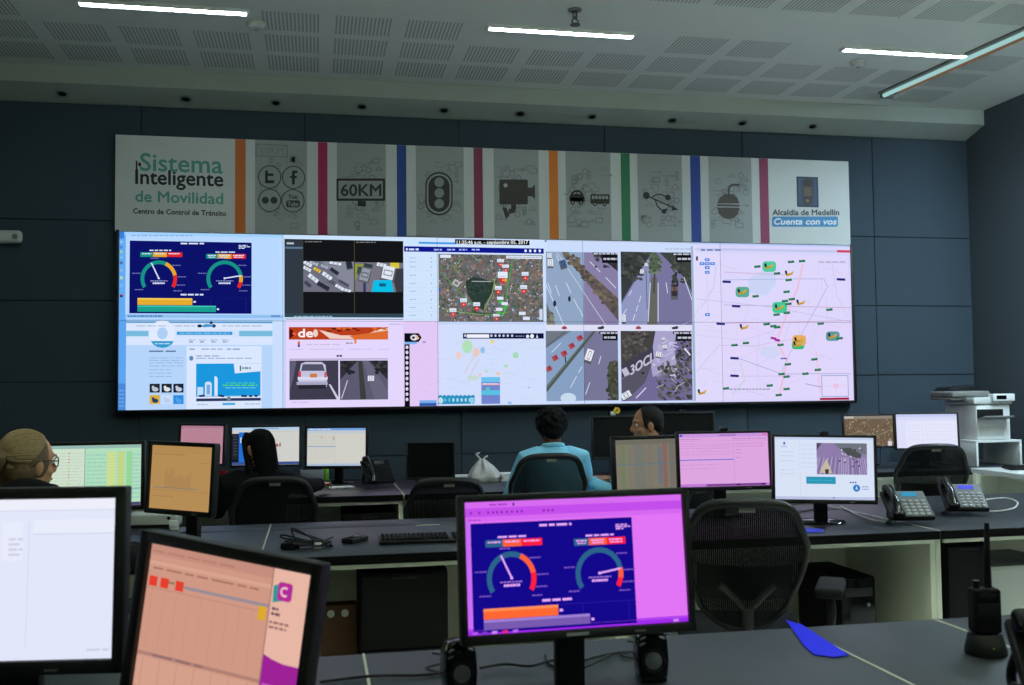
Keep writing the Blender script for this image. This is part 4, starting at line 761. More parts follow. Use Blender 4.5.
def d_photo(c):
    c.rect(0, 0, 1000, 700, (216, 226, 246), 0); c.rect(0, 0, 1000, 24, (196, 210, 238), 1); c.rect(254, 30, 258, 600, (196, 208, 234), 1); c.rect(90, 50, 110, 76, (70, 110, 190), 2); c.dash(70, 130, 96, 8, (150, 166, 200), 2, 20)
    for y in (150, 190, 240, 330, 370): c.dash(60, 200, y, 7, (190, 202, 230), 2, 40)
    for y in (80, 120, 170, 210, 260, 300): c.dash(276, 410, y, 7, (196, 208, 234), 2, 40)
    c.clip(425, 56, 932, 372); c.rect(425, 56, 932, 372, (142, 124, 170), 2)
    for k in range(26): c.line(440+k*20, 200, 380+k*24, 380, 5, rnd.choice([(176, 166, 204), (104, 86, 128), (196, 188, 220)]), 3)
    c.poly([(600, 56), (932, 56), (932, 170), (800, 150), (650, 110)], (112, 116, 128), 4); c.poly([(660, 110), (760, 100), (880, 170), (860, 210), (740, 180)], (76, 82, 84), 5); c.poly([(520, 210), (580, 360), (450, 360)], (196, 184, 160), 5); c.poly([(505, 320), (545, 320), (540, 366), (510, 366)], (60, 54, 66), 6); c.poly([(425, 56), (480, 56), (425, 130)], (80, 74, 96), 4)
    for k in range(16): c.orect(rnd.uniform(650, 925), rnd.uniform(80, 300), 22, 12, rnd.uniform(0, 3), rnd.choice([(60, 60, 74), (196, 190, 214), (88, 96, 88)]), 7)
    c.noclip(); c.rect(316, 396, 612, 468, (44, 150, 182), 3); c.dash(340, 590, 432, 8, (70, 176, 204), 4, 40)
    for x in (760, 786, 812): c.ell(x, 450, 9, 9, (60, 80, 160), 3, 10)
    c.ell(820, 506, 36, 36, (44, 120, 196), 3); c.poly([(820, 480), (834, 520), (808, 520)], (196, 220, 246), 4); c.dash(872, 940, 492, 10, (130, 160, 210), 3, 20); c.dash(872, 940, 516, 10, (130, 160, 210), 3, 20); c.rect(0, 596, 1000, 640, (186, 196, 226), 2); c.rect(580, 600, 596, 612, (90, 90, 120), 3)
def d_rose(c):
    c.rect(0, 0, 1000, 700, (184, 132, 150), 0); c.rect(0, 0, 1000, 40, (168, 120, 140), 1)
    for k in range(12): c.dash(60, 900, 90+k*42, 8, (172, 121, 138), 2, 90)
    c.rect(560, 60, 566, 560, (176, 126, 146), 1)
def d_desktop(c):
    c.rect(0, 0, 1000, 600, (206, 206, 202), 0); c.rect(0, 0, 1000, 40, (176, 206, 232), 1); c.dash(300, 700, 20, 12, (80, 130, 190), 2, 60); c.rect(0, 90, 100, 480, (32, 34, 44), 2); c.rect(100, 70, 250, 520, (34, 110, 206), 2); c.rect(120, 150, 170, 230, (196, 214, 236), 3); c.rect(0, 480, 100, 560, (20, 22, 30), 2); c.rect(0, 520, 1000, 562, (60, 80, 140), 3)
    for k in range(7): c.rect(16, 120+k*46, 76, 138+k*46, (60, 66, 80), 3)
    c.rect(640, 270, 690, 290, (140, 30, 40), 3); c.rect(700, 240, 710, 290, (140, 30, 40), 3); c.rect(716, 236, 726, 290, (140, 30, 40), 3); c.ell(666, 258, 16, 10, (150, 40, 50), 3); c.rect(560, 60, 990, 66, (186, 188, 188), 1)
def d_table(c):
    c.rect(0, 0, 1000, 700, (206, 206, 198), 0); c.rect(0, 0, 1000, 36, (110, 160, 220), 1); c.dash(30, 400, 18, 12, (226, 232, 242), 2, 60); c.rect(0, 36, 1000, 90, (190, 200, 206), 1); c.rect(0, 300, 480, 314, (130, 160, 196), 2)
    for k in range(7): c.dash(30, 460, 120+k*28, 6, (186, 186, 180), 2, 60); c.dash(30, 460, 340+k*28, 6, (190, 190, 184), 2, 60)
    c.rect(480, 90, 484, 620, (180, 180, 176), 1); c.dash(240, 260, 150, 30, (160, 170, 120), 3, 20); c.dash(445, 460, 170, 60, (180, 130, 120), 3, 20); c.rect(0, 590, 1000, 640, (170, 190, 216), 2)
def d_map(c):
    c.rect(0, 0, 1000, 700, (112, 94, 76), 0); c.rect(0, 0, 1000, 60, (140, 132, 120), 1); c.rect(10, 10, 200, 46, (190, 190, 186), 2)
    for i in range(260): c.orect(rnd.uniform(0, 1000), rnd.uniform(70, 600), rnd.uniform(12, 60), rnd.uniform(8, 30), rnd.uniform(0, 3), rnd.choice([(132, 112, 92), (96, 84, 66), (150, 134, 112), (84, 86, 70), (120, 96, 80), (168, 156, 140)]), 2)
    c.path([(0, 400), (300, 300), (600, 420), (1000, 260)], 10, (150, 140, 124), 3); c.rect(880, 500, 960, 600, (210, 212, 214), 4); c.rect(0, 590, 1000, 640, (60, 56, 54), 3)
def d_blank(c):
    c.rect(0, 0, 1000, 600, (222, 224, 250), 0); c.rect(0, 0, 1000, 40, (196, 204, 240), 1); c.rect(0, 40, 1000, 90, (214, 218, 248), 1); c.rect(160, 120, 420, 560, (228, 230, 252), 1); c.rect(440, 120, 990, 560, (228, 230, 252), 1)
    for y in (180, 230, 290, 340, 380, 420): c.dash(190, 390, y, 7, (206, 208, 236), 2, 40); c.dash(470, 900, y, 7, (208, 210, 238), 2, 60)

monitor('black monitor with a bright white page at the near desk, cut by the frame edge', (-.605, 2.041, 1.054), -8, 3, 0, .474, .296, d_page, .022, .026, 'rect', nw=.075)
monitor('black square monitor tipped to one side, showing a salmon spreadsheet and purple corner', (-.165, 1.848, .973), -30.8, 3, 6.9, .338, .27, d_sheet, .022, .026, 'rect', name='monitor')
tM, MxP = monitor('black monitor showing two gauges on a magenta screen between two small speakers', (.542, 2.059, 1.033), 1.1, 5.9, -.2, .477, .268, d_dash, .015, .02, 'rect')
sg = Canvas(lambda x, y: (x, y)); sg.rect(-.024, .0033, .024, -.0033, (150, 150, 150), 0); 
link('chin_logo', sg.mesh('chin_logo', place=lambda q: MxP @ Vector((q.x-.01, -.0125+q.y, q.z-.134-.009))), 'sign', tM, 'small grey maker plate')
monitor('monitor with a green spreadsheet in front of the blonde woman', (-1.001, 4.72, 1.036), 0, 3, 0, .477, .268, d_green, .016, .02)
monitor('square monitor with a tan screen, turned aside next to the green spreadsheet monitor', (-.563, 4.483, 1.035), -36, 3, 1.2, .338, .27, d_tan, .018, .022)
monitor('square monitor with a dim grey spreadsheet, beside the pink-screen monitor', (1.70, 5.02, .998), 2, 3, -.5, .338, .262, d_greysheet, .02, .024, thick=.05)
monitor('wide monitor with a plain pink screen in the middle row', (2.052, 4.83, 1.027), -2.2, 3, 0, .477, .268, d_pink, .014, .018, cam_=True)
monitor('monitor showing a street photo on a white page with a teal bar', (2.411, 4.47, 1.001), -12, 3, 1.2, .477, .298, d_photo, .013, .02, cam_=True)
monitor('angled rose-screen monitor in the back row, behind the tan one', (-.79, 7.42, 1.03), -40, 3, 0, .42, .262, d_rose, .014, .018)
monitor('back row monitor with a blue window edge, in front of the dark-haired woman', (-.348, 7.4, 1.01), -6, 3, 0, .472, .266, d_desktop, .014, .018)
monitor('back row monitor with a pale table page, above the white notepad', (.15, 7.36, .995), -16, 3, 0, .43, .27, d_table, .016, .02)
monitor('small switched-off monitor on the back row desk, beside the white bag', (.825, 7.3, .885), -12, 3, 0, .33, .245, None, .012, .016)
monitor('switched-off monitor with a paper flower on top, behind the man in profile', (2.3, 7.32, 1.025), 0, 3, 0, .477, .298, None, .014, .018)
monitor('switched-off monitor with a tiny pale webcam above the pink-screen monitor', (2.79, 7.36, 1.045), -6, 3, 0, .477, .298, None, .014, .018, cam_=True)
monitor('far monitor showing a brown satellite map, beside the white one', (4.52, 7.62, 1.02), -6, 3, 0, .42, .25, d_map, .014, .018)
monitor('far monitor with a blank white screen near the printer', (4.79, 7.22, 1.03), -14, 3, 0, .477, .268, d_blank, .013, .018)

# ------------------------------------------------------------------ mesh office chairs (sitter looks along +Y)
def chair_back(u, v):
    s = 2*u-1; ws = .140+.095*math.sin(min(v*1.12, 1)*math.pi/2)-.012*max(0, v-.7)/.3
    zt = 1.0-.012*s*s-.085*abs(s)**5; zb = .53-.03*(1-s*s)
    z = zb+(zt-zb)*v
    if v < .12: ws *= .82+1.5*v
    x = s*ws*(1-.10*max(0, v-.82)/.18*abs(s)**4)
    y = -.235-.10*v-.03*v*v+.075*(s*s)*(1-.3*v)-.03*math.sin(math.pi*v)*0
    return Vector((x, y, z))
def make_chair(label, loc, rz, group=None, tagx=0., low=0.):
    t = thing('office_chair', label, 'chair', (loc[0], loc[1], 0), R_(rz), group)
    N = 28
    edge = [chair_back(i/N, 0) for i in range(N)]+[chair_back(1, i/N) for i in range(N)]+[chair_back(1-i/N, 1) for i in range(N)]+[chair_back(0, 1-i/N) for i in range(N)]
    rad = [.013+.006*max(0, (p.z-.8)/.2) for p in edge]
    MB().tube(edge, rad, 10, closed=True).build('back_frame', 'black', t)
    MB().grid(chair_back, 24, 24).build('back_mesh', 'mesh', t)
    MB().tube(smooth_path([(0, -.05, .42), (0, -.25, .44), (0, -.32, .53), (0, -.325, .60)]), .022, 10).tube(smooth_path([(0, -.325, .59), (-.05, -.325, .645), (-.10, -.325, .69)]), .014, 8).tube(smooth_path([(0, -.325, .59), (.05, -.325, .645), (.10, -.325, .69)]), .014, 8).build('spine', 'black', t)
    MB().grid(lambda u, v: Vector(((u-.5)*.36, -.275-.03*(v-.5)+.06*(2*u-1)**2, .62+.13*v)), 14, 5, None, .014).build('lumbar_pad', 'matte', t)
    q = chair_back(.5+tagx, .93); n = Vector((0, -1, .0))
    MB().box(-.03, .03, -.003, 0, -.011, .011, .001, 1, Matrix.Translation(q+Vector((0, -.016, .012)))).build('maker_tag', 'tag', t, label='small grey fabric tag')
    MB().box(-.25, .25, -.22, .25, .425, .475, .024, 4).build('seat', 'fabric', t)
    MB().box(-.1, .1, -.12, .1, .375, .424, .012).build('tilt_mechanism', 'black', t)
    for s in (-1, 1):
        arm = MB().tube(smooth_path([(s*.18, -.04, .41), (s*.31, -.06, .43), (s*.35, -.07, .51), (s*.355, -.03, .605)]), .019, 10)
        ao = arm.build('arm_post', 'black', t)
        MB().box(-.055, .055, -.14, .14, 0, .042, .018, 4, Matrix.Translation((s*.36, -.02, .605)) @ Matrix.Rotation(R_(s*-14), 4, 'Z')).build('armrest', 'matte', t)
    MB().tube([(0, 0, .15), (0, 0, .375)], .028, 16).tube([(0, 0, .09), (0, 0, .2)], .038, 16).build('gas_column', 'black', t)
    for ch in kids(t):
        ch.location.z = -low if ch.name.split('.')[0] != 'gas_column' else -low*.5
    for k in range(5):
        a_ = 2*math.pi*k/5+.3; c_, s_ = math.cos(a_), math.sin(a_)
        MB().tube([(.03*c_, .03*s_, .11), (.17*c_, .17*s_, .092), (.31*c_, .31*s_, .075)], [.026, .021, .015], 10).build('base_leg', 'black', t)
        mx = Matrix.Translation((.31*c_, .31*s_, .029)) @ Matrix.Rotation(a_+1.2, 4, 'Z')
        MB().tube([(0, -.022, 0), (0, -.006, 0)], .029, 14, mx=mx).tube([(0, .006, 0), (0, .022, 0)], .029, 14, mx=mx).tube([(0, 0, .0), (0, 0, .045)], .008, 8, mx=mx).build('caster', 'black', t)
    return t
chairs = {}
BIG = (1.69, 3.86)
make_chair('big empty black mesh chair in the aisle beside the magenta dashboard monitor', BIG, -18, low=.035)
make_chair('black mesh chair the dark-haired woman sits on', (-.24, 6.10), 3, low=.09)
make_chair('black mesh chair carrying the man in the light blue shirt', (1.375, 6.17), 0)
make_chair('empty black mesh chair beside the white bag, with a pale tag', (.75, 5.95), -4, None, .02, .11)
make_chair('empty black mesh chair at the far right in front of the white monitor', (4.03, 6.2), -14)
make_chair('black chair under the blonde woman, mostly behind the white-page monitor', (-1.06, 3.78), 8)
make_chair('black chair under the man in profile, behind the pink-screen monitor', (2.16, 6.02), 48)

# ------------------------------------------------------------------ people
def remesh(mb, name, vox, sm=4):
    me = mb.mesh('tmp_'+name); o = bpy.data.objects.new('tmp', me); COL.objects.link(o)
    r = o.modifiers.new('r', 'REMESH'); r.mode = 'VOXEL'; r.voxel_size = vox
    s = o.modifiers.new('s', 'SMOOTH'); s.iterations = sm; s.factor = .5
    dg = bpy.context.evaluated_depsgraph_get(); out = bpy.data.meshes.new_from_object(o.evaluated_get(dg)); out.name = name
    bpy.data.objects.remove(o); bpy.data.meshes.remove(me)
    out.materials.clear(); out.polygons.foreach_set('use_smooth', [True]*len(out.polygons)); return out
def ik(a_, b_, l1, l2, pole):
    d = b_-a_; L = min(d.length, (l1+l2)*.995); d.normalize()
    x = (l1*l1-l2*l2+L*L)/(2*L); h_ = math.sqrt(max(0, l1*l1-x*x)); p = pole-d*pole.dot(d); p.normalize()
    return a_+d*x+p*h_, a_+d*L
def frame(fwd, up):
    f = fwd.normalized(); s = f.cross(up).normalized(); u = s.cross(f); return Matrix((s, f, u)).transposed()
def hand(mb, wrist, fwd, up, side, curl=.5):
    """five fingers and a palm; side +1 when the thumb is on the local -x side (right hand palm down)"""
    m = Matrix.Translation(wrist) @ frame(fwd, up).to_4x4()
    mb.ball((0, .045, -.003), (.037, .053, .015), 16, 10, m); mb.ball((0, .008, 0), (.027, .03, .019), 14, 10, m); mb.ball((-side*.024, .028, -.004), (.017, .03, .014), 12, 8, m)
    for k, (x, L, a0) in enumerate(((-.030, .070, .05), (-.0105, .080, .01), (.0095, .074, -.03), (.0285, .058, -.09))):
        x *= side; a_ = -a0*side; p = Vector((x, .083, 0)); pts = [Vector((x*.9, .05, -.002)), p.copy()]; ang = 0.
        for seg, f_ in enumerate((.42, .33, .25)):
            ang += curl*(.35+.35*seg+.06*k); p = p+Vector((math.sin(a_)*math.cos(ang), math.cos(a_)*math.cos(ang), -math.sin(ang)))*L*f_; pts.append(p.copy())
        mb.tube(pts, [.0085, .0088, .0082, .0074, .006], 10, mx=m); mb.ball(pts[-1], .0062, 10, 8, m)
    pts = [Vector((-side*.026, .016, -.004)), Vector((-side*.044, .036, -.010)), Vector((-side*.054, .06, -.016)), Vector((-side*.053, .083, -.022))]
    mb.tube(pts, [.013, .0105, .0092, .007], 10, mx=m); mb.ball(pts[-1], .0072, 10, 8, m)
def person(label, loc, rz, lean, hy, hp, skin, hair, shirt, RHt, LHt, sc=1., wide=1., seat=.475):
    t = thing('person', label, 'person', (loc[0], loc[1], 0), R_(rz)); t.scale = (1, 1, 1)
    V = Vector
    z0 = seat+.085
    def Z(z): return z0+(z-.56)*sc
    tor = [(.47, -.02, .165, .115), (.52, -.02, .172, .128), (.58, -.01, .165, .125), (.66, lean*.12, .146, .108), (.75, lean*.28, .150, .108), (.84, lean*.46, .165, .115), (.92, lean*.64, .174, .112), (.96, lean*.74, .164, .100), (.995, lean*.82, .132, .082), (1.025, lean*.88, .092, .066), (1.05, lean*.93, .064, .056)]
    def torso(mb, g, zmin=0, gz=0): mb.rings([(0, y, Z(z), (rx+g)*wide, ry+g) for z, y, rx, ry in tor if z >= zmin], 28)
    sh = {s: V((s*.172*wide, lean*.76-.005, Z(.962))) for s in (-1, 1)}
    hip = {s: V((s*.088, 0, z0-.01)) for s in (-1, 1)}
    knee = {s: V((s*.12, .42, .50)) for s in (-1, 1)}; ank = {s: V((s*.12, .46, .09)) for s in (-1, 1)}
    tgt = {1: V(RHt), -1: V(LHt)}; el, wr = {}, {}
    for s in (-1, 1): el[s], wr[s] = ik(sh[s], tgt[s], .285*sc, .255*sc, V((s*.5, -.45, -.85)))
    hc = V((0, lean+.015, Z(1.185 if hair[0] != 'afro' else 1.155))); nb = V((0, lean*.9, Z(1.03)))
    HM = Matrix.Translation(hc) @ Matrix.Rotation(R_(hy), 4, 'Z') @ Matrix.Rotation(R_(-hp), 4, 'X') @ Matrix.Diagonal((sc, sc, sc, 1))
    b = MB(); torso(b, 0)
    b.tube([nb-V((0, 0, .03)), (nb+hc)/2+V((0, -.008, -.01)), hc+V((0, -.015, -.03))], [.062, .054, .056], 18)
    for s in (-1, 1):
        b.tube([V((s*.08*wide, lean*.8, Z(1.0))), sh[s], (sh[s]*2+el[s])/3, (sh[s]+el[s]*2)/3, el[s]], [.052, .054, .047, .041, .037], 14)
        b.ball(el[s], .037, 14, 10); b.tube([el[s], el[s]*.65+wr[s]*.35, el[s]*.3+wr[s]*.7, wr[s]], [.037, .038, .031, .025], 14)
        fw = wr[s]-el[s]; fw.z *= .35; hand(b, wr[s]+fw.normalized()*.012, fw, V((0, 0, 1)), s, .45)
        b.tube([hip[s], hip[s]*.5+knee[s]*.5, knee[s]], [.088, .076, .055], 16); b.ball(knee[s], .055, 14, 10); b.tube([knee[s], knee[s]*.68+ank[s]*.32, knee[s]*.3+ank[s]*.7, ank[s]], [.054, .054, .042, .036], 14)
        b.ball(ank[s]+V((0, .05, -.045)), (.04, .11, .035), 14, 10)
    # head
    b.ball((0, -.008, .022), (.074, .095, .094), 28, 20, HM); b.ball((0, .030, -.045), (.057, .060, .068), 22, 16, HM); b.ball((0, .064, -.092), (.028, .022, .020), 14, 10, HM)
    b.ball((0, .071, .030), (.052, .022, .014), 16, 10, HM); b.tube([(0, .082, .022), (0, .098, -.006), (0, .109, -.026)], [.009, .011, .014], 10, mx=HM); b.ball((0, .101, -.03), (.017, .013, .010), 12, 8, HM)
    b.ball((0, .084, -.058), (.024, .011, .006), 14, 8, HM); b.ball((0, .082, -.069), (.020, .011, .006), 14, 8, HM)
    for s in (-1, 1):
        b.ball((s*.077, -.004, -.012), (.010, .022, .034), 12, 10, HM); b.ball((s*.04, .052, -.03), (.024, .026, .022), 12, 10, HM)
    link('body', remesh(b, 'body', .0058, 3), skin, t)
    for s in (-1, 1):
        e = MB().ball((s*.030, .0755, .006), .0112, 16, 12, HM).build('eye', 'eye', t, label='brown eye'); MB().ball((s*.030, .0842, .006), (.0052, .004, .0052), 12, 8, HM).build('iris', 'iris', e)
        MB().tube([HM @ V((s*.014, .088, .026)), HM @ V((s*.030, .091, .030)), HM @ V((s*.048, .082, .025))], [.003, .0038, .002], 8).build('eyebrow', hair[1], t)
    MB().tube([HM @ V((-.022, .086, -.062)), HM @ V((0, .096, -.062)), HM @ V((.022, .086, -.062))], [.003, .0055, .003], 8).build('mouth', 'lip', t)
    # clothes
    c = MB(); torso(c, .013, .5)
    for s in (-1, 1):
        c.tube([V((s*.08*wide, lean*.8, Z(.995))), sh[s], (sh[s]*2+el[s])/3, (sh[s]+el[s]*2)/3, el[s]], [.060, .068, .062, .056, .053], 16); c.ball(el[s], .054, 14, 10)
        c.tube([el[s], el[s]*.6+wr[s]*.4, el[s]*.1+wr[s]*.9], [.053, .049, .038], 16)
    sme = link('shirt' if shirt == 'shirt' else 'jacket', remesh(c, 'shirt', .011, 3), shirt, t)
    for s in (-1, 1):
        MB().tube([el[s]*.16+wr[s]*.84, el[s]*.04+wr[s]*.96], [.041, .040], 18).build('cuff', shirt, sme)
    MB().tube([V((.062*math.cos(q), nb.y-.008+.056*math.sin(q), Z(1.05)+.010*math.sin(q+math.pi))) for q in (2*math.pi*i/24 for i in range(24))], .015, 10, closed=True).build('collar', shirt, sme)
    c = MB(); c.rings([(0, -.02, z0-.105, .172, .13), (0, -.02, z0-.05, .186, .142), (0, -.01, z0+.05, .172, .135)], 28)
    for s in (-1, 1):
        c.tube([hip[s], hip[s]*.5+knee[s]*.5, knee[s]], [.099, .087, .067], 16); c.ball(knee[s], .067, 14, 10); c.tube([knee[s], knee[s]*.6+ank[s]*.4, ank[s]+V((0, 0, .02))], [.066, .060, .053], 16)
    if hair[0] == 'knot':
        hd_ = MB(); hd_.ball((0, lean-.070, Z(1.055)), (.115, .075, .075), 20, 14).ball((.075, lean-.02, Z(1.045)), (.05, .075, .06), 16, 12).ball((-.075, lean-.02, Z(1.045)), (.05, .075, .06), 16, 12)
        link('hood', remesh(hd_, 'hood', .009, 4), shirt, sme)
    link('trousers', remesh(c, 'trousers', .012, 3), 'trouser', t)
    for s in (-1, 1): MB().ball(ank[s]+V((0, .05, -.050)), (.047, .128, .040), 18, 12).build('shoe', 'shoe', t)
    # hair
    h_ = MB(); kind, hm = hair
    if kind == 'afro':
        rr = random.Random(3)
        h_.ball((0, -.022, .045), (.100, .108, .100), 26, 18, HM)
        for i in range(260):
            d = V((rr.gauss(0, 1), rr.gauss(0, 1), rr.gauss(0, 1))).normalized()
            if d.z < -.95 or (d.y > .5 and d.z < .25): continue
            h_.ball((d.x*.098, -.022+d.y*.104, .045+d.z*.098), rr.uniform(.012, .020), 10, 8, HM)
        h_.ball((0, -.055, -.025), (.074, .046, .064), 18, 12, HM)
    else:
        h_.ball((0, -.020, .026), (.081, .096, .097), 28, 20, HM)
        if kind == 'short':
            h_.ball((0, -.050, -.010), (.073, .06, .062), 18, 14, HM)
            for s in (-1, 1): h_.tube([(s*.074, .018, .03), (s*.076, .022, -.005), (s*.075, .020, -.028)], [.012, .009, .006], 8, mx=HM)
        if kind == 'long':
            h_.rings([(0, -.04, .05, .080, .070), (0, -.05, -.02, .086, .066), (.004, -.06, -.09, .085, .056), (.010, -.068, -.15, .080, .046), (.014, -.072, -.21, .066, .036), (.016, -.07, -.26, .036, .022)], 26, HM)
            for s in (-1, 1): h_.tube([(s*.03, .055, .098), (s*.066, .048, .055), (s*.083, .02, -.03), (s*.09, -.01, -.12), (s*.09, -.03, -.2)], [.018, .02, .022, .024, .014], 10, mx=HM)
        if kind == 'knot':
            h_.ball((0, -.040, -.035), (.080, .068, .078), 18, 14, HM); [h_.ball((q_*.064, -.002, .0), (.021, .046, .060), 14, 10, HM) for q_ in (-1, 1)]; h_.ball((0, -.125, .012), (.042, .036, .040), 18, 12, HM); h_.tube([(0, -.135, .0), (0, -.16, -.06), (0, -.15, -.16), (0, -.135, -.23)], [.022, .036, .032, .012], 14, mx=HM)
    rr = random.Random(5)
    hme = link('hair', remesh(h_, 'hair', .0065, 2), hm, t)
    if kind in ('knot', 'long'):
        st = MB(); d1 = V((0, -1, -.05)).normalized() if kind == 'knot' else V((0, -.55, .85)).normalized()
        for i in range(72):
            q = -2.5+5*i/71
            if abs(q) > 1.45 and rr.random() < .3+.35*(abs(q)-1.45): continue
            d0 = V((math.sin(q), .62*math.cos(q)-.1, .75*math.cos(q)-.12)).normalized()
            if kind == 'long': d0 = V((math.sin(q*1.6), -.25+.5*abs(math.cos(q)) if abs(q) < .9 else -.5, -.5)).normalized()
            g0 = d0.angle(d1); pts = []
            for k in range(9):
                f = k/8; d = (d0*math.sin((1-f)*g0)+d1*math.sin(f*g0))/math.sin(g0); r = 1.012+rr.uniform(-.006, .012)
                pts.append(V((d.x*.081*r, -.020+d.y*.096*r, .026+d.z*.097*r)))
            st.tube(smooth_path(pts, 3), rr.uniform(.0028, .0046), 6, mx=HM)
        if kind == 'long':
            sec = [(0, -.04, .05, .080, .070), (0, -.05, -.02, .086, .066), (.004, -.06, -.09, .085, .056), (.010, -.068, -.15, .080, .046), (.014, -.072, -.21, .066, .036), (.016, -.07, -.25, .036, .022)]
            for i in range(30):
                w = math.pi+math.pi*(i+.5)/30; st.tube(smooth_path([(cx+rx*1.01*math.cos(w), cy+ry*1.01*math.sin(w), z) for cx, cy, z, rx, ry in sec], 4), rr.uniform(.003, .005), 6, mx=HM)
        st.build('combed_strands', 'hair_s' if kind == 'knot' else hm, t)
    if kind == 'knot':
        MB().tube([HM @ V((.034*math.cos(w), -.106, .012+.034*math.sin(w))) for w in (2*math.pi*i/20 for i in range(20))], .007, 8, closed=True).build('hair_band', 'black', t)
        gl = MB()
        for s in (-1, 1):
            gl.tube([HM @ V((s*.031+.024*math.cos(w), .099-.012*abs(math.cos(w))*(1 if s*math.cos(w) > 0 else 0), .004+.018*math.sin(w))) for w in (2*math.pi*i/20 for i in range(20))], .0022, 6, closed=True)
            gl.tube([HM @ V((s*.055, .088, .008)), HM @ V((s*.080, .04, .010)), HM @ V((s*.083, -.01, .006)), HM @ V((s*.08, -.03, -.012))], .0024, 6)
        gl.tube([HM @ V((-.008, .1, .006)), HM @ V((0, .106, .010)), HM @ V((.008, .1, .006))], .002, 6).build('glasses', 'black', t)
    return t
def loc_of(p, root, rz):
    v = Vector((p[0]-root[0], p[1]-root[1], 0)); v.rotate(Matrix.Rotation(-R_(rz), 3, 'Z')); return (v.x, v.y, p[2])
hb = atz(331, 485, .775); r_ = (-.335, 6.13)
person('woman with long dark hair and black jacket, back turned, reaching to a white notepad', r_, 3, .02, 46, 4, 'skin_b', ('long', 'hair_k'), 'jacket', loc_of(hb, r_, 3), (-.16, .40, .785), .93, 1., .40)
r_ = (1.50, 6.18)
person('man with an afro and light blue shirt, seen from behind, head bent over desk', r_, 0, .12, 0, 24, 'skin_c', ('afro', 'hair_k'), 'shirt', (.15, .42, .785), (-.17, .42, .785), .965, 1.06)
r_ = (2.12, 6.02); hb = atz(596, 478, .78)
person('man with short dark hair in a light blue shirt, in profile looking towards his colleague', r_, 48, .06, 36, 6, 'skin_b', ('short', 'hair_d'), 'shirt', (.16, .42, .80), (-.10, .42, .80), .97, 1.02)
hb = atz(134, 551, .765); r_ = (-1.0, 3.80)
person('blonde woman with a hair knot and glasses, seen from behind in dark clothes', r_, 8, .06, -52, 4, 'skin_a', ('knot', 'hair_b'), 'jacket', loc_of(hb, r_, 8), (-.2, .42, .785), .95)

# ------------------------------------------------------------------ desk props
def phone(label, p, rz, lcd='lcd', tilt=33, body='phone_grey', sc=1.):
    t = thing('desk_phone', label, 'telephone', (p[0], p[1], p[2]+.001), R_(rz)); S = sc
    T = Matrix.Translation((0, -.07*S, .016*S)) @ Matrix.Rotation(R_(tilt), 4, 'X') @ Matrix.Diagonal((S, S, S, 1))
    MB().box(-.105, .105, 0, .20, 0, .026, .008, 3, T).build('body', 'black', t)
    MB().box(-.035, .100, .004, .194, .0255, .030, .002, 1, T).build('face_plate', body, t)
    MB().box(-.012, .062, .15, .182, .029, .0325, .002, 1, T).build('lcd_screen', lcd, t, label='lit blue screen')
    k = MB()
    for i in range(4):
        for j in range(5): k.box(-.024+i*.030, -.003+i*.030, .012+j*.024, .028+j*.024, .029, .034, .003, 1, T)
    k.build('keypad', 'key_grey' if body == 'phone_grey' else 'matte', t)
    h = MB(); h.tube(smooth_path([(-.072, .0, .048), (-.072, .05, .064), (-.072, .11, .066), (-.072, .19, .050)]), [.019]*19, 12, mx=T)
    for y in (.012, .182): h.box(-.099, -.045, y-.03, y+.03, .026, .062, .014, 3, T)
    h.build('handset', 'gloss', t)
    MB().tube(smooth_path([T @ Vector((-.06, .17, .008)), Vector((-.05*S, .12*S, .06*S)), Vector((-.05*S, .125*S, .016*S)), Vector((-.05*S, .09*S, .014*S))]), .012*S, 10).tube(smooth_path([T @ Vector((.06, .17, .008)), Vector((.05*S, .12*S, .06*S)), Vector((.05*S, .125*S, .016*S)), Vector((.05*S, .09*S, .014*S))]), .012*S, 10).build('stand', 'black', t)
    co = [T @ Vector((-.085, -.005, .04))]
    for i in range(60):
        a_ = i*.9; u = i/59; co.append(Vector((-.085*S-.045*S*math.sin(u*math.pi)+.006*math.cos(a_), -.075*S-.02*math.sin(u*math.pi), .010+.006*math.sin(a_)+(.03*(1-u)**4))))
    MB().tube(co, .0022, 6).build('coiled_cord', 'black', t)
    return t
phone('black office phone with grey keypad beside the photo page monitor, teal screen lit', atz(908, 523, DZ), -14)
phone('second office phone, grey keypad and violet lit screen, next to the white cable loop', atz(964, 514, DZ), -20, 'lcd2')
phone('black phone on the back row desk, beside the pale table page monitor', atz(377, 486, DZ), 20, 'off', 48, 'matte')
phone('dark phone cut off by the lower corner, beside the handheld radio', (1.508, 1.84, DZ), -14, 'off', 56, 'matte', .92)

def keyboard(label, p, rz, col='black', dz=0.):
    t = thing('keyboard', label, 'keyboard', (p[0], p[1], p[2]+.001), R_(rz))
    MB().box(-.225, .225, -.075, .075, 0, .016, .005, 2, Matrix.Rotation(R_(3), 4, 'X') @ Matrix.Translation((0, 0, .003))).build('body', col, t)
    K = dict(main_keys=MB(), arrow_keys=MB(), number_keys=MB())
    for r in range(5):
        for c in range(22):
            k = K['main_keys' if c < 15 else 'arrow_keys' if c < 19 else 'number_keys']
            if c in (15, 19) : continue
            if r == 0 and 4 <= c <= 9:
                if c == 4: k.box(-.215+4*.0197, -.215+10*.0197-.003, -.066, -.051, .018, .025, .002, 1)
                continue
            x = -.215+c*.0197; y = -.066+r*.0265
            k.box(x, x+.0165, y, y+.018, .018+.0012*r, .025+.0012*r, .002, 1)
    [v.build(n_, 'matte', t) for n_, v in K.items()]; MB().box(.1, .2, .064, .071, .019, .0235, .001).build('led_strip', 'grey', t); return t
keyboard('black keyboard on the middle desk, in front of the magenta dashboard monitor', atz(430, 541, DZ), -2)
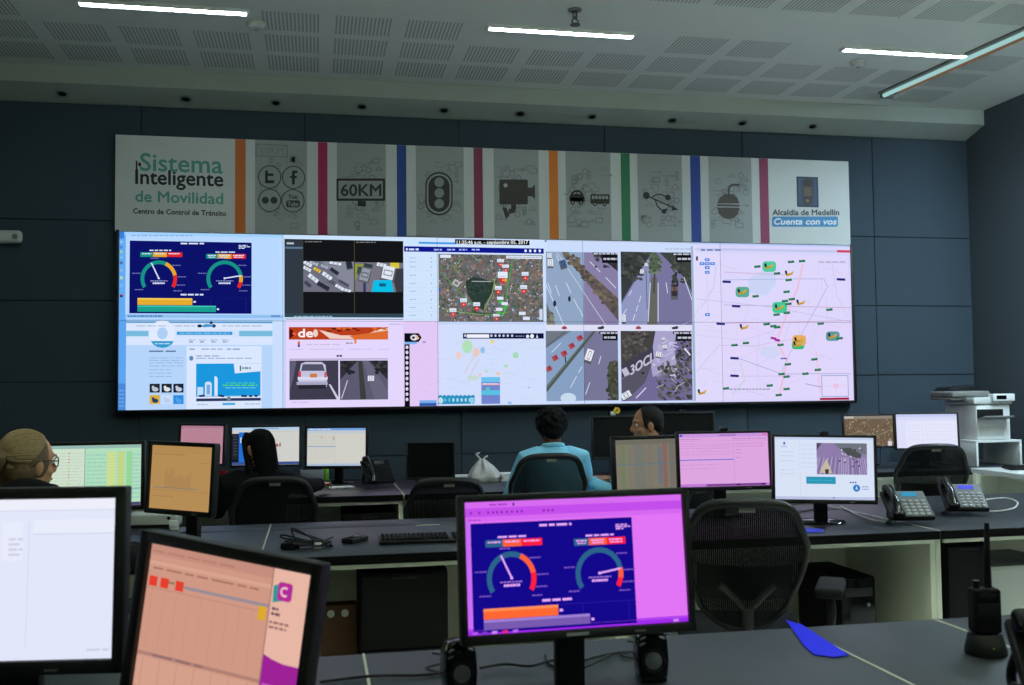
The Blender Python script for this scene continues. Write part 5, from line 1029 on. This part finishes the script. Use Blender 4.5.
keyboard('black keyboard on the white side table by the right wall', (5.36, 6.72, .75), -8)
keyboard('pale keyboard under the hand of the blonde woman', (-.84, 4.34, DZ), 4, 'grey')

p = atz(355, 542, DZ)
t = thing('mobile_phone', 'small black mobile phone lying near the tangled cables', 'mobile phone', (p.x, p.y, DZ+.001), R_(-38))
MB().box(-.032, .032, -.06, .06, 0, .022, .005, 3).build('body', 'black', t); MB().box(-.025, .025, 0, .048, .0215, .0228, .002).build('screen', 'off', t)
k = MB()
for i in range(3):
    for j in range(4): k.box(-.023+i*.0165, -.010+i*.0165, -.052+j*.012, -.044+j*.012, .0215, .0235, .001, 1)
k.build('keypad', 'matte', t)
p = atz(307, 548, DZ)
t = thing('cable_bundle', 'tangle of thin black cables with a white plug on the middle desk', 'cables', (p.x, p.y, DZ+.001))
rr = random.Random(11)
for n in range(3):
    pts = [Vector((rr.uniform(-.11, .11), rr.uniform(-.07, .07), .006+rr.uniform(0, .03))) for _ in range(13)]
    pts[4].z = .05+.02*n; MB().tube(smooth_path(pts), .0038, 8).build('cable', 'black', t)
MB().box(.03, .062, -.055, -.03, .002, .026, .005).build('white_plug', 'white', t); MB().box(-.11, -.03, -.03, .01, .0, .028, .007).build('adapter', 'black', t)
p = atz(428, 525.5, DZ)
t = thing('paper_slip', 'narrow cream paper slip on the cable flap behind the keyboard', 'paper', (p.x, p.y, DZ+.0018)); MB().box(-.06, .06, -.012, .012, 0, .0012).build('sheet', 'strip', t)

def pedestal(label, x0, x1, y0, y1, z1, n, name='drawer_cabinet', cat='cabinet'):
    t = thing(name, label, cat, ((x0+x1)/2, (y0+y1)/2, 0)); w = (x1-x0)/2; d = (y1-y0)/2
    MB().box(-w, w, -d+.02, d, .0, z1, .004).build('carcass', 'matte', t)
    h = (z1-.03)/n
    for i in range(n):
        dr = MB().box(-w+.002, w-.002, -d, -d+.0195, .02+h*i+.003, .02+h*(i+1)-.003, .003).build('drawer', 'matte', t)
        MB().box(-.05, .05, -d-.004, -d-.0002, .02+h*(i+1)-.02, .02+h*(i+1)-.012, .001).build('pull', 'black', dr)
    return t
pedestal('black two-drawer cabinet under the middle desk below the keyboard', .185, .545, 4.2, 4.7, .648, 2)
pedestal('black cabinet under the dark-topped desk below the second office phone', 2.89, 3.11, 4.22, 4.7, .655, 1)
pedestal('black cabinet under the desk where the dark-haired woman works', .17, .515, 6.52, 7.0, .61, 2)
def tower(label, x, y, h=.44, w=.18, d=.42):
    t = thing('computer_tower', label, 'computer', (x, y, .0))
    MB().box(-w/2, w/2, -d/2, d/2, .012, h, .006).build('case', 'matte', t); MB().box(-w/2+.004, w/2-.004, -d/2-.012, -d/2+.002, .02, h-.006, .006).build('front_panel', 'gloss', t)
    MB().box(-.07, .07, -d/2-.0145, -d/2-.011, h-.09, h-.05, .001).build('disc_drive', 'black', t); MB().ball((.05, -d/2-.012, h-.13), (.009, .004, .009), 12, 8).build('power_button', 'silver', t)
    for sx in (-1, 1):
        for sy in (-1, 1): MB().box(sx*w*.4-.015, sx*w*.4+.015, sy*d*.4-.02, sy*d*.4+.02, 0, .0125).build('foot', 'black', t)
tower('black computer tower under the desk, behind the armrest of the big mesh chair', 2.5, 4.56, .5)
t = thing('socket_box', 'small white socket box with dangling wires under the middle desk', 'socket', (2.27, 4.906, .46))
MB().box(-.05, .05, -.02, .0335, -.03, .03, .004).build('box', 'white', t); MB().box(-.03, .03, -.0215, -.0195, -.015, .015, .001).build('outlet_face', 'lgrey', t)
for k in range(3): MB().tube(smooth_path([(-.03+.02*k, -.02, -.01), (-.02+.03*k, -.07, -.06-.03*k), (.08, -.05-.02*k, -.10-.02*k), (.16, -.06, -.08-.03*k)]), .004, 8).build('wire', 'black', t)
t = thing('carton', 'white carton under the dark-topped desk, beside its black cabinet', 'box', (3.42, 4.6, 0))
MB().box(-.24, .24, -.25, .2, 0, .50, .006).build('box', 'white', t); MB().box(-.24, .24, -.2505, .2005, .49, .515, .004).build('lid', 'lgrey', t)
q0, q1 = aty(321, 606, 4.42), aty(357, 606, 4.42)
t = thing('document_case', 'brown case with two round white eyelets under the middle desk', 'case', ((q0.x+q1.x)/2, 4.42, 0)); w = (q1.x-q0.x)/2
MB().box(-w, w, 0, .09, 0, q0.z, .006).build('case_body', 'brown', t)
for x in (-.035, .025):
    m = Matrix.Translation((x, -.0005, q0.z-.035)) @ Matrix.Rotation(R_(90), 4, 'X'); MB().lathe([(.006, 0), (.016, 0), (.016, .004), (.006, .004), (.006, 0)], 18, m).build('eyelet', 'white', t, label='white round eyelet')

def speaker(label, p, rz):
    t = thing('computer_speaker', label, 'speaker', (p[0], p[1], DZ+.0015), R_(rz), 'small computer speakers'); T = Matrix.Scale(.87, 4) @ Matrix.Rotation(R_(-7), 4, 'X')
    out = [(-.036, .008), (.036, .008), (.041, .05), (.039, .105), (.026, .128), (0, .134), (-.026, .128), (-.039, .105), (-.041, .05)]
    MB().prism(out, -.035, .05, .006, T).build('cabinet', 'gloss', t); MB().box(-.031, .031, -.026, .048, 0, .011, .004).build('foot', 'black', t)
    mx = T @ Matrix.Translation((0, -.0352, .052)) @ Matrix.Rotation(R_(90), 4, 'X')
    MB().lathe([(.0, .003), (.006, .0032), (.016, .0012), (.022, .0), (.0225, -.003), (0, -.003)], 28, mx).build('cone', 'cone', t); MB().lathe([(.0222, .0), (.0265, .003), (.029, .003), (.0305, -.001), (.0222, -.001)], 28, mx).build('surround', 'black', t)
    for x, z, r in ((-.026, .109, 24), (-.0285, .094, 24), (.0235, .110, -24)):
        MB().box(-.008, .008, -.0015, .0012, -.0025, .0025, .001, 1, T @ Matrix.Translation((x, -.036, z)) @ Matrix.Rotation(R_(-r), 4, 'Y')).build('reflection_strip', 'silver', t)  # silver strips stand in for reflections on the glossy cabinet
    MB().tube(smooth_path([(.0, .05, .03), (.03, .12, .006), (-.04, .2, .005), (.06, .26, .005), (.0, .33, .005)]), .0025, 6).build('cable', 'black', t)
speaker('small black speaker between the salmon spreadsheet monitor and the magenta dashboard monitor', atz(460, 694, DZ), 4)
t_ = speaker('small black speaker between the magenta monitor and the big mesh chair', atz(652, 680, DZ), -8)
for lb, pts, dz in (('black cable curling behind the stand of the magenta dashboard monitor', [(545, 655), (549, 664), (565, 668), (585, 660), (600, 656), (616, 653), (630, 652)], 0),
                ('black cable hanging over the near desk beside the magenta monitor foot', [(480, 668), (505, 664), (530, 666), (556, 660), (580, 668), (610, 655)], .004),
                ('thin black cable trailing along the near desk below the cable flap joint', [(320, 682), (370, 676), (420, 675), (446, 672)], 0)):
    P = [atz(x, y, DZ+.005+dz) for x, y in pts]; o = MB().tube(smooth_path(P), .0035, 8).build('desk_cable', 'black'); tag(o, lb, 'cable')
# handheld radio in its charger
p = atz(986, 654, DZ)
t = thing('radio_charger', 'black charging cradle holding the handheld radio on the near desk', 'charger', (p.x, p.y, DZ+.0015), R_(-12))
MB().rings([(0, 0, 0, .05, .047), (0, 0, .012, .05, .047), (0, .002, .035, .044, .040), (0, .004, .05, .040, .034)], 28).build('cradle', 'black', t); MB().ball((0, -.044, .022), (.003, .003, .002), 10, 8).build('status_light', 'green', t)
t = thing('handheld_radio', 'black handheld radio with a tall antenna standing in its charger', 'radio', (p.x, p.y, DZ+.053), R_(-12))
MB().box(-.034, .034, -.022, .024, 0, .110, .008, 3).build('body', 'matte', t); MB().box(-.026, .026, -.0235, -.0215, .03, .075, .002).build('grille', 'black', t); MB().box(-.022, .022, -.0235, -.0215, .080, .100, .002).build('display', 'off', t)
MB().tube([(.012, .004, .105), (.012, .004, .16), (.014, .004, .27)], [.0095, .0085, .006], 12).build('antenna', 'black', t); MB().tube([(-.018, .002, .105), (-.018, .002, .128)], .009, 12).build('volume_knob', 'black', t)
# patch of blue light laid as a coloured sheet on the near desk joint, blue round pad on the middle desk
t = thing('blue_light_sheet', 'bright blue patch of light, built as a pointed sheet along the near desk joint', 'sheet', (0, 0, 0))
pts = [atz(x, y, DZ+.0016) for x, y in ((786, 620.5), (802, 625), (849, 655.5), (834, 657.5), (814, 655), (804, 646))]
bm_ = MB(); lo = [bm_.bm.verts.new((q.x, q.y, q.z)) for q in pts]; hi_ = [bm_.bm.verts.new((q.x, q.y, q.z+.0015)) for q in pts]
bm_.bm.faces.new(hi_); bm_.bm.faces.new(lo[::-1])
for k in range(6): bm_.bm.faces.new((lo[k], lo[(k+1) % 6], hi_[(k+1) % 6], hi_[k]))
bm_.build('light_film', 'vivid', t, False)
p = atz(809, 531, DZ)
t = thing('mouse_pad', 'round blue pad on the middle desk at the foot of the photo page monitor', 'mouse pad', (p.x, p.y, DZ+.0012)); MB().lathe([(0, 0), (.068, 0), (.07, .002), (.067, .004), (0, .004)], 36).build('pad', 'blue', t)
for lb, pts, r, m in (('white cable loop on the dark desk behind the second phone', [(966, 505), (985, 500), (1005, 498), (1017, 502), (1014, 508), (1000, 511), (984, 511), (972, 508)], .0045, 'wirew'), ('white cable lying from the photo page monitor to the first phone', [(840, 506), (856, 514), (872, 520), (886, 522)], .004, 'wirew'),
                   ('black cable curving on the middle desk behind the photo page monitor', [(786, 513), (800, 512), (815, 509), (824, 505)], .004, 'black'), ('black cable curving below the tan screen monitor', [(166, 535), (178, 534), (190, 530), (202, 525)], .004, 'black')):
    o = MB().tube(smooth_path([atz(x, y, DZ+.007) for x, y in pts]), r, 8).build('desk_cable', m); tag(o, lb, 'cable')
# things on the left of the middle row
p = atz(152, 529, DZ)
t = thing('network_box', 'pale flat box between the green and the tan monitor', 'device', (p.x, p.y+.08, DZ+.0012), R_(-4)); MB().box(-.12, .12, -.08, .08, 0, .07, .012, 3).build('case', 'lgrey', t); MB().box(-.12, .12, -.082, -.079, .004, .02, .001).build('base_band', 'black', t); MB().lathe([(0, 0), (.009, 0), (.009, .003), (0, .003)], 14, Matrix.Translation((.085, -.08, .05)) @ Matrix.Rotation(R_(90), 4, 'X')).build('round_button', 'black', t)
p = atz(174, 530, DZ)
t = thing('card_stack', 'small block of white cards beside the tan-screen monitor', 'cards', (p.x, p.y, DZ+.0012), R_(8)); MB().box(-.022, .022, -.015, .015, 0, .045, .002).build('cards', 'paper', t); MB().box(-.0225, .0225, -.0155, .0155, .012, .02, .001).build('band', 'lgrey', t)
# back row: bag, papers, cups, box
p = atz(485, 481, DZ)
rr = random.Random(4); bm_ = MB()
def bagf(u, v):
    a_ = 2*math.pi*u; r = .115*(1-v**1.5*.86)*(1+.10*math.sin(5*a_+3*v)+.06*math.sin(9*a_-5*v)); r *= 1 if v > .12 else .86+v
    return Vector((r*math.cos(a_)*1.12-.02*v, r*math.sin(a_)*.8, .155*v**.85+.008*math.sin(7*a_)*v))
t = thing('plastic_bag', 'crumpled white plastic bag knotted on the back row desk', 'bag', (p.x, p.y, DZ+.0015))
bm_.grid(bagf, 40, 16).build('bag_body', 'bag', t)
MB().tube(smooth_path([(-.02, 0, .145), (-.045, .01, .175), (-.06, .0, .195), (-.035, .005, .205)]), [.016, .015, .014, .013, .012, .012, .012, .013, .015, .017, .018, .018, .018, .017, .016, .014, .012, .01, .006], 8, flat=.5).tube(smooth_path([(-.02, 0, .145), (.0, .0, .17), (.02, .01, .178)]), .012, 8, flat=.5).build('tied_handles', 'bag', t)
def papers(label, px, py, w, d, n, rz=0., name='paper_sheet', m='paper', tn=.0012):
    p = atz(px, py, DZ); t = thing(name, label, 'paper', (p.x, p.y, DZ+.0015), R_(rz)); rr = random.Random(px)
    for k in range(n): MB().box(-w/2, w/2, -d/2, d/2, 0, tn, 0, 1, Matrix.Translation((rr.uniform(-.006, .006)*min(k, 1), rr.uniform(-.006, .006)*min(k, 1), k*(tn+.0002))) @ Matrix.Rotation(R_(rr.uniform(-4, 4)*min(k, 1)), 4, 'Z')).build('sheet', m, t)
    return t
papers('stack of white paper beside the white plastic bag', 507, 480, .13, .2, 6, 5, 'paper_stack', 'paper', .008)
papers('white sheet under the blue sleeve of the man in profile', 601, 484, .16, .2, 1, 14)
papers('loose white sheet between the switched-off small monitor and the bag', 461, 476, .12, .2, 2, -8)
papers('white notepad under the hand of the dark-haired woman', 341, 488, .16, .13, 4, 10, 'notepad', 'paper', .002)
p = atz(312, 481, DZ)
t = thing('document_tray', 'pale grey box tray behind the arm of the dark-haired woman', 'tray', (p.x, p.y+.08, DZ+.0015)); MB().box(-.085, .085, -.07, -.064, 0, .08, .002).box(-.085, -.079, -.064, .07, 0, .08, .002).box(.079, .085, -.064, .07, 0, .08, .002).box(-.079, .079, -.064, .07, 0, .005).build('tray_walls', 'lgrey', t); MB().box(-.075, .075, -.06, .065, .0055, .06, .002).build('papers', 'paper', t)
p = atz(325.5, 480, DZ)
t = thing('spray_bottle', 'slim bright green bottle beside the pale table page monitor', 'bottle', (p.x, p.y, DZ+.0015)); MB().lathe([(0, 0), (.024, 0), (.026, .01), (.026, .075), (.018, .088), (0, .088)], 22).build('bottle_body', 'green', t); MB().lathe([(0, .0875), (.014, .0875), (.014, .107), (0, .108)], 16).build('cap', 'green', t)
p = atz(223.5, 482.5, DZ)
t = thing('red_cup', 'small red cup at the foot of the angled rose-screen monitor', 'cup', (p.x, p.y, DZ+.0015)); MB().lathe([(0, 0), (.022, 0), (.03, .085), (.0285, .086), (.021, .004), (0, .004)], 24).build('cup_wall', 'red', t); MB().tube([(.029*math.cos(q), .029*math.sin(q), .085) for q in (2*math.pi*i/24 for i in range(24))], .002, 8, closed=True).build('rim', 'red', t)
p = atz(230, 482.5, DZ)
t = thing('paper_cup', 'small white paper cup beside the red cup', 'cup', (p.x+.03, p.y, DZ+.0015)); MB().lathe([(0, 0), (.024, 0), (.031, .07), (.0295, .071), (.022, .004), (0, .004)], 24).build('cup_wall', 'paper', t); MB().tube([(.031*math.cos(q), .031*math.sin(q), .07) for q in (2*math.pi*i/24 for i in range(24))], .0022, 8, closed=True).build('rim', 'paper', t)
# paper flower on the switched-off monitor
t = thing('paper_flower', 'small yellow and white paper flower on top of a switched-off monitor', 'flower', (2.235, 7.325, 1.192)); f_ = MB()
for k in range(6): a_ = k*math.pi/3; f_.ball((.016*math.cos(a_)+.014, -.004, .036+.016*math.sin(a_)), (.013, .005, .013), 12, 8)
f_.build('petals', 'yellow', t); MB().ball((.014, -.009, .036), .007, 12, 8).build('centre', 'red', t); MB().tube([(0, 0, 0), (.005, 0, .02), (.014, 0, .036)], .003, 8).build('stem', 'green', t); MB().box(-.035, .005, -.006, .006, 0, .03, .003).build('paper_holder', 'paper', t)
# white side table and printer by the right wall
t = thing('side_table', 'white side table with a keyboard along the right wall', 'table', (5.43, 6.48, 0)); MB().box(-.43, .43, -.5, .5, .712, .749, .006).build('table_top', 'lgrey', t)
for sx in (-1, 1):
    for sy in (-1, 1): MB().box(sx*.4-.025, sx*.4+.025, sy*.46-.025, sy*.46+.025, 0, .7125, .004).build('leg', 'cream', t)
t = thing('printer_stand', 'white open stand under the printer on the corner desk', 'stand', (5.45, 7.47, DZ+.0015))
MB().box(-.20, .22, -.22, .24, .192, .212, .003).build('stand_top', 'white', t)
for s in (-.19, .21): MB().box(s-.01, s+.01, -.22, .24, 0, .1925, .002).build('side_leg', 'white', t)
t = thing('printer', 'white multifunction printer with open paper tray on the white stand', 'printer', (5.41, 7.47, DZ+.2145))
MB().box(-.125, .185, -.19, .22, 0, .285, .012, 3).build('body', 'white', t)
MB().box(-.12, .12, -.192, -.186, .17, .25, .004).build('paper_slot', 'matte', t); MB().box(-.11, .12, -.193, -.187, .03, .11, .003).build('front_cassette', 'lgrey', t)
MB().box(-.12, .15, -.30, -.17, 0, .012, .004, 2, Matrix.Translation((0, -.0, .115)) @ Matrix.Rotation(R_(-14), 4, 'X')).build('output_tray', 'grey', t, label='grey fold-out tray')
MB().box(-.15, .205, -.2, .22, .288, .345, .012, 3).build('scanner_bed', 'lgrey', t); MB().box(-.29, .06, -.12, .2, .348, .40, .016, 3).build('document_feeder', 'grey', t, label='darker grey document feeder')
MB().box(-.29, -.152, -.1, .18, .326, .3475, .006).build('feeder_tray', 'grey', t)
MB().box(.0, .2, -.235, -.17, .315, .375, .006, 2, Matrix.Identity(4)).build('control_panel', 'white', t); MB().box(.03, .12, -.2375, -.234, .33, .362, .001).build('panel_screen', 'off', t)
MB().prism([(-.28, 0), (.04, 0), (-.02, .045), (-.24, .03)], -.06, .16, .004, Matrix.Translation((0, 0, .4))).build('feeder_guide', 'black', t)
SC.view_settings.view_transform = 'Standard'; SC.view_settings.look = 'None'; SC.view_settings.exposure = 0; SC.view_settings.gamma = 1; SC.view_settings.use_curve_mapping = False
w_ = bpy.data.worlds.new('world'); SC.world = w_; w_.use_nodes = True
w_.node_tree.nodes['Background'].inputs[0].default_value = (.02, .024, .028, 1); w_.node_tree.nodes['Background'].inputs[1].default_value = .3
SC.cycles.use_denoising = True
SC.cycles.max_bounces = 6
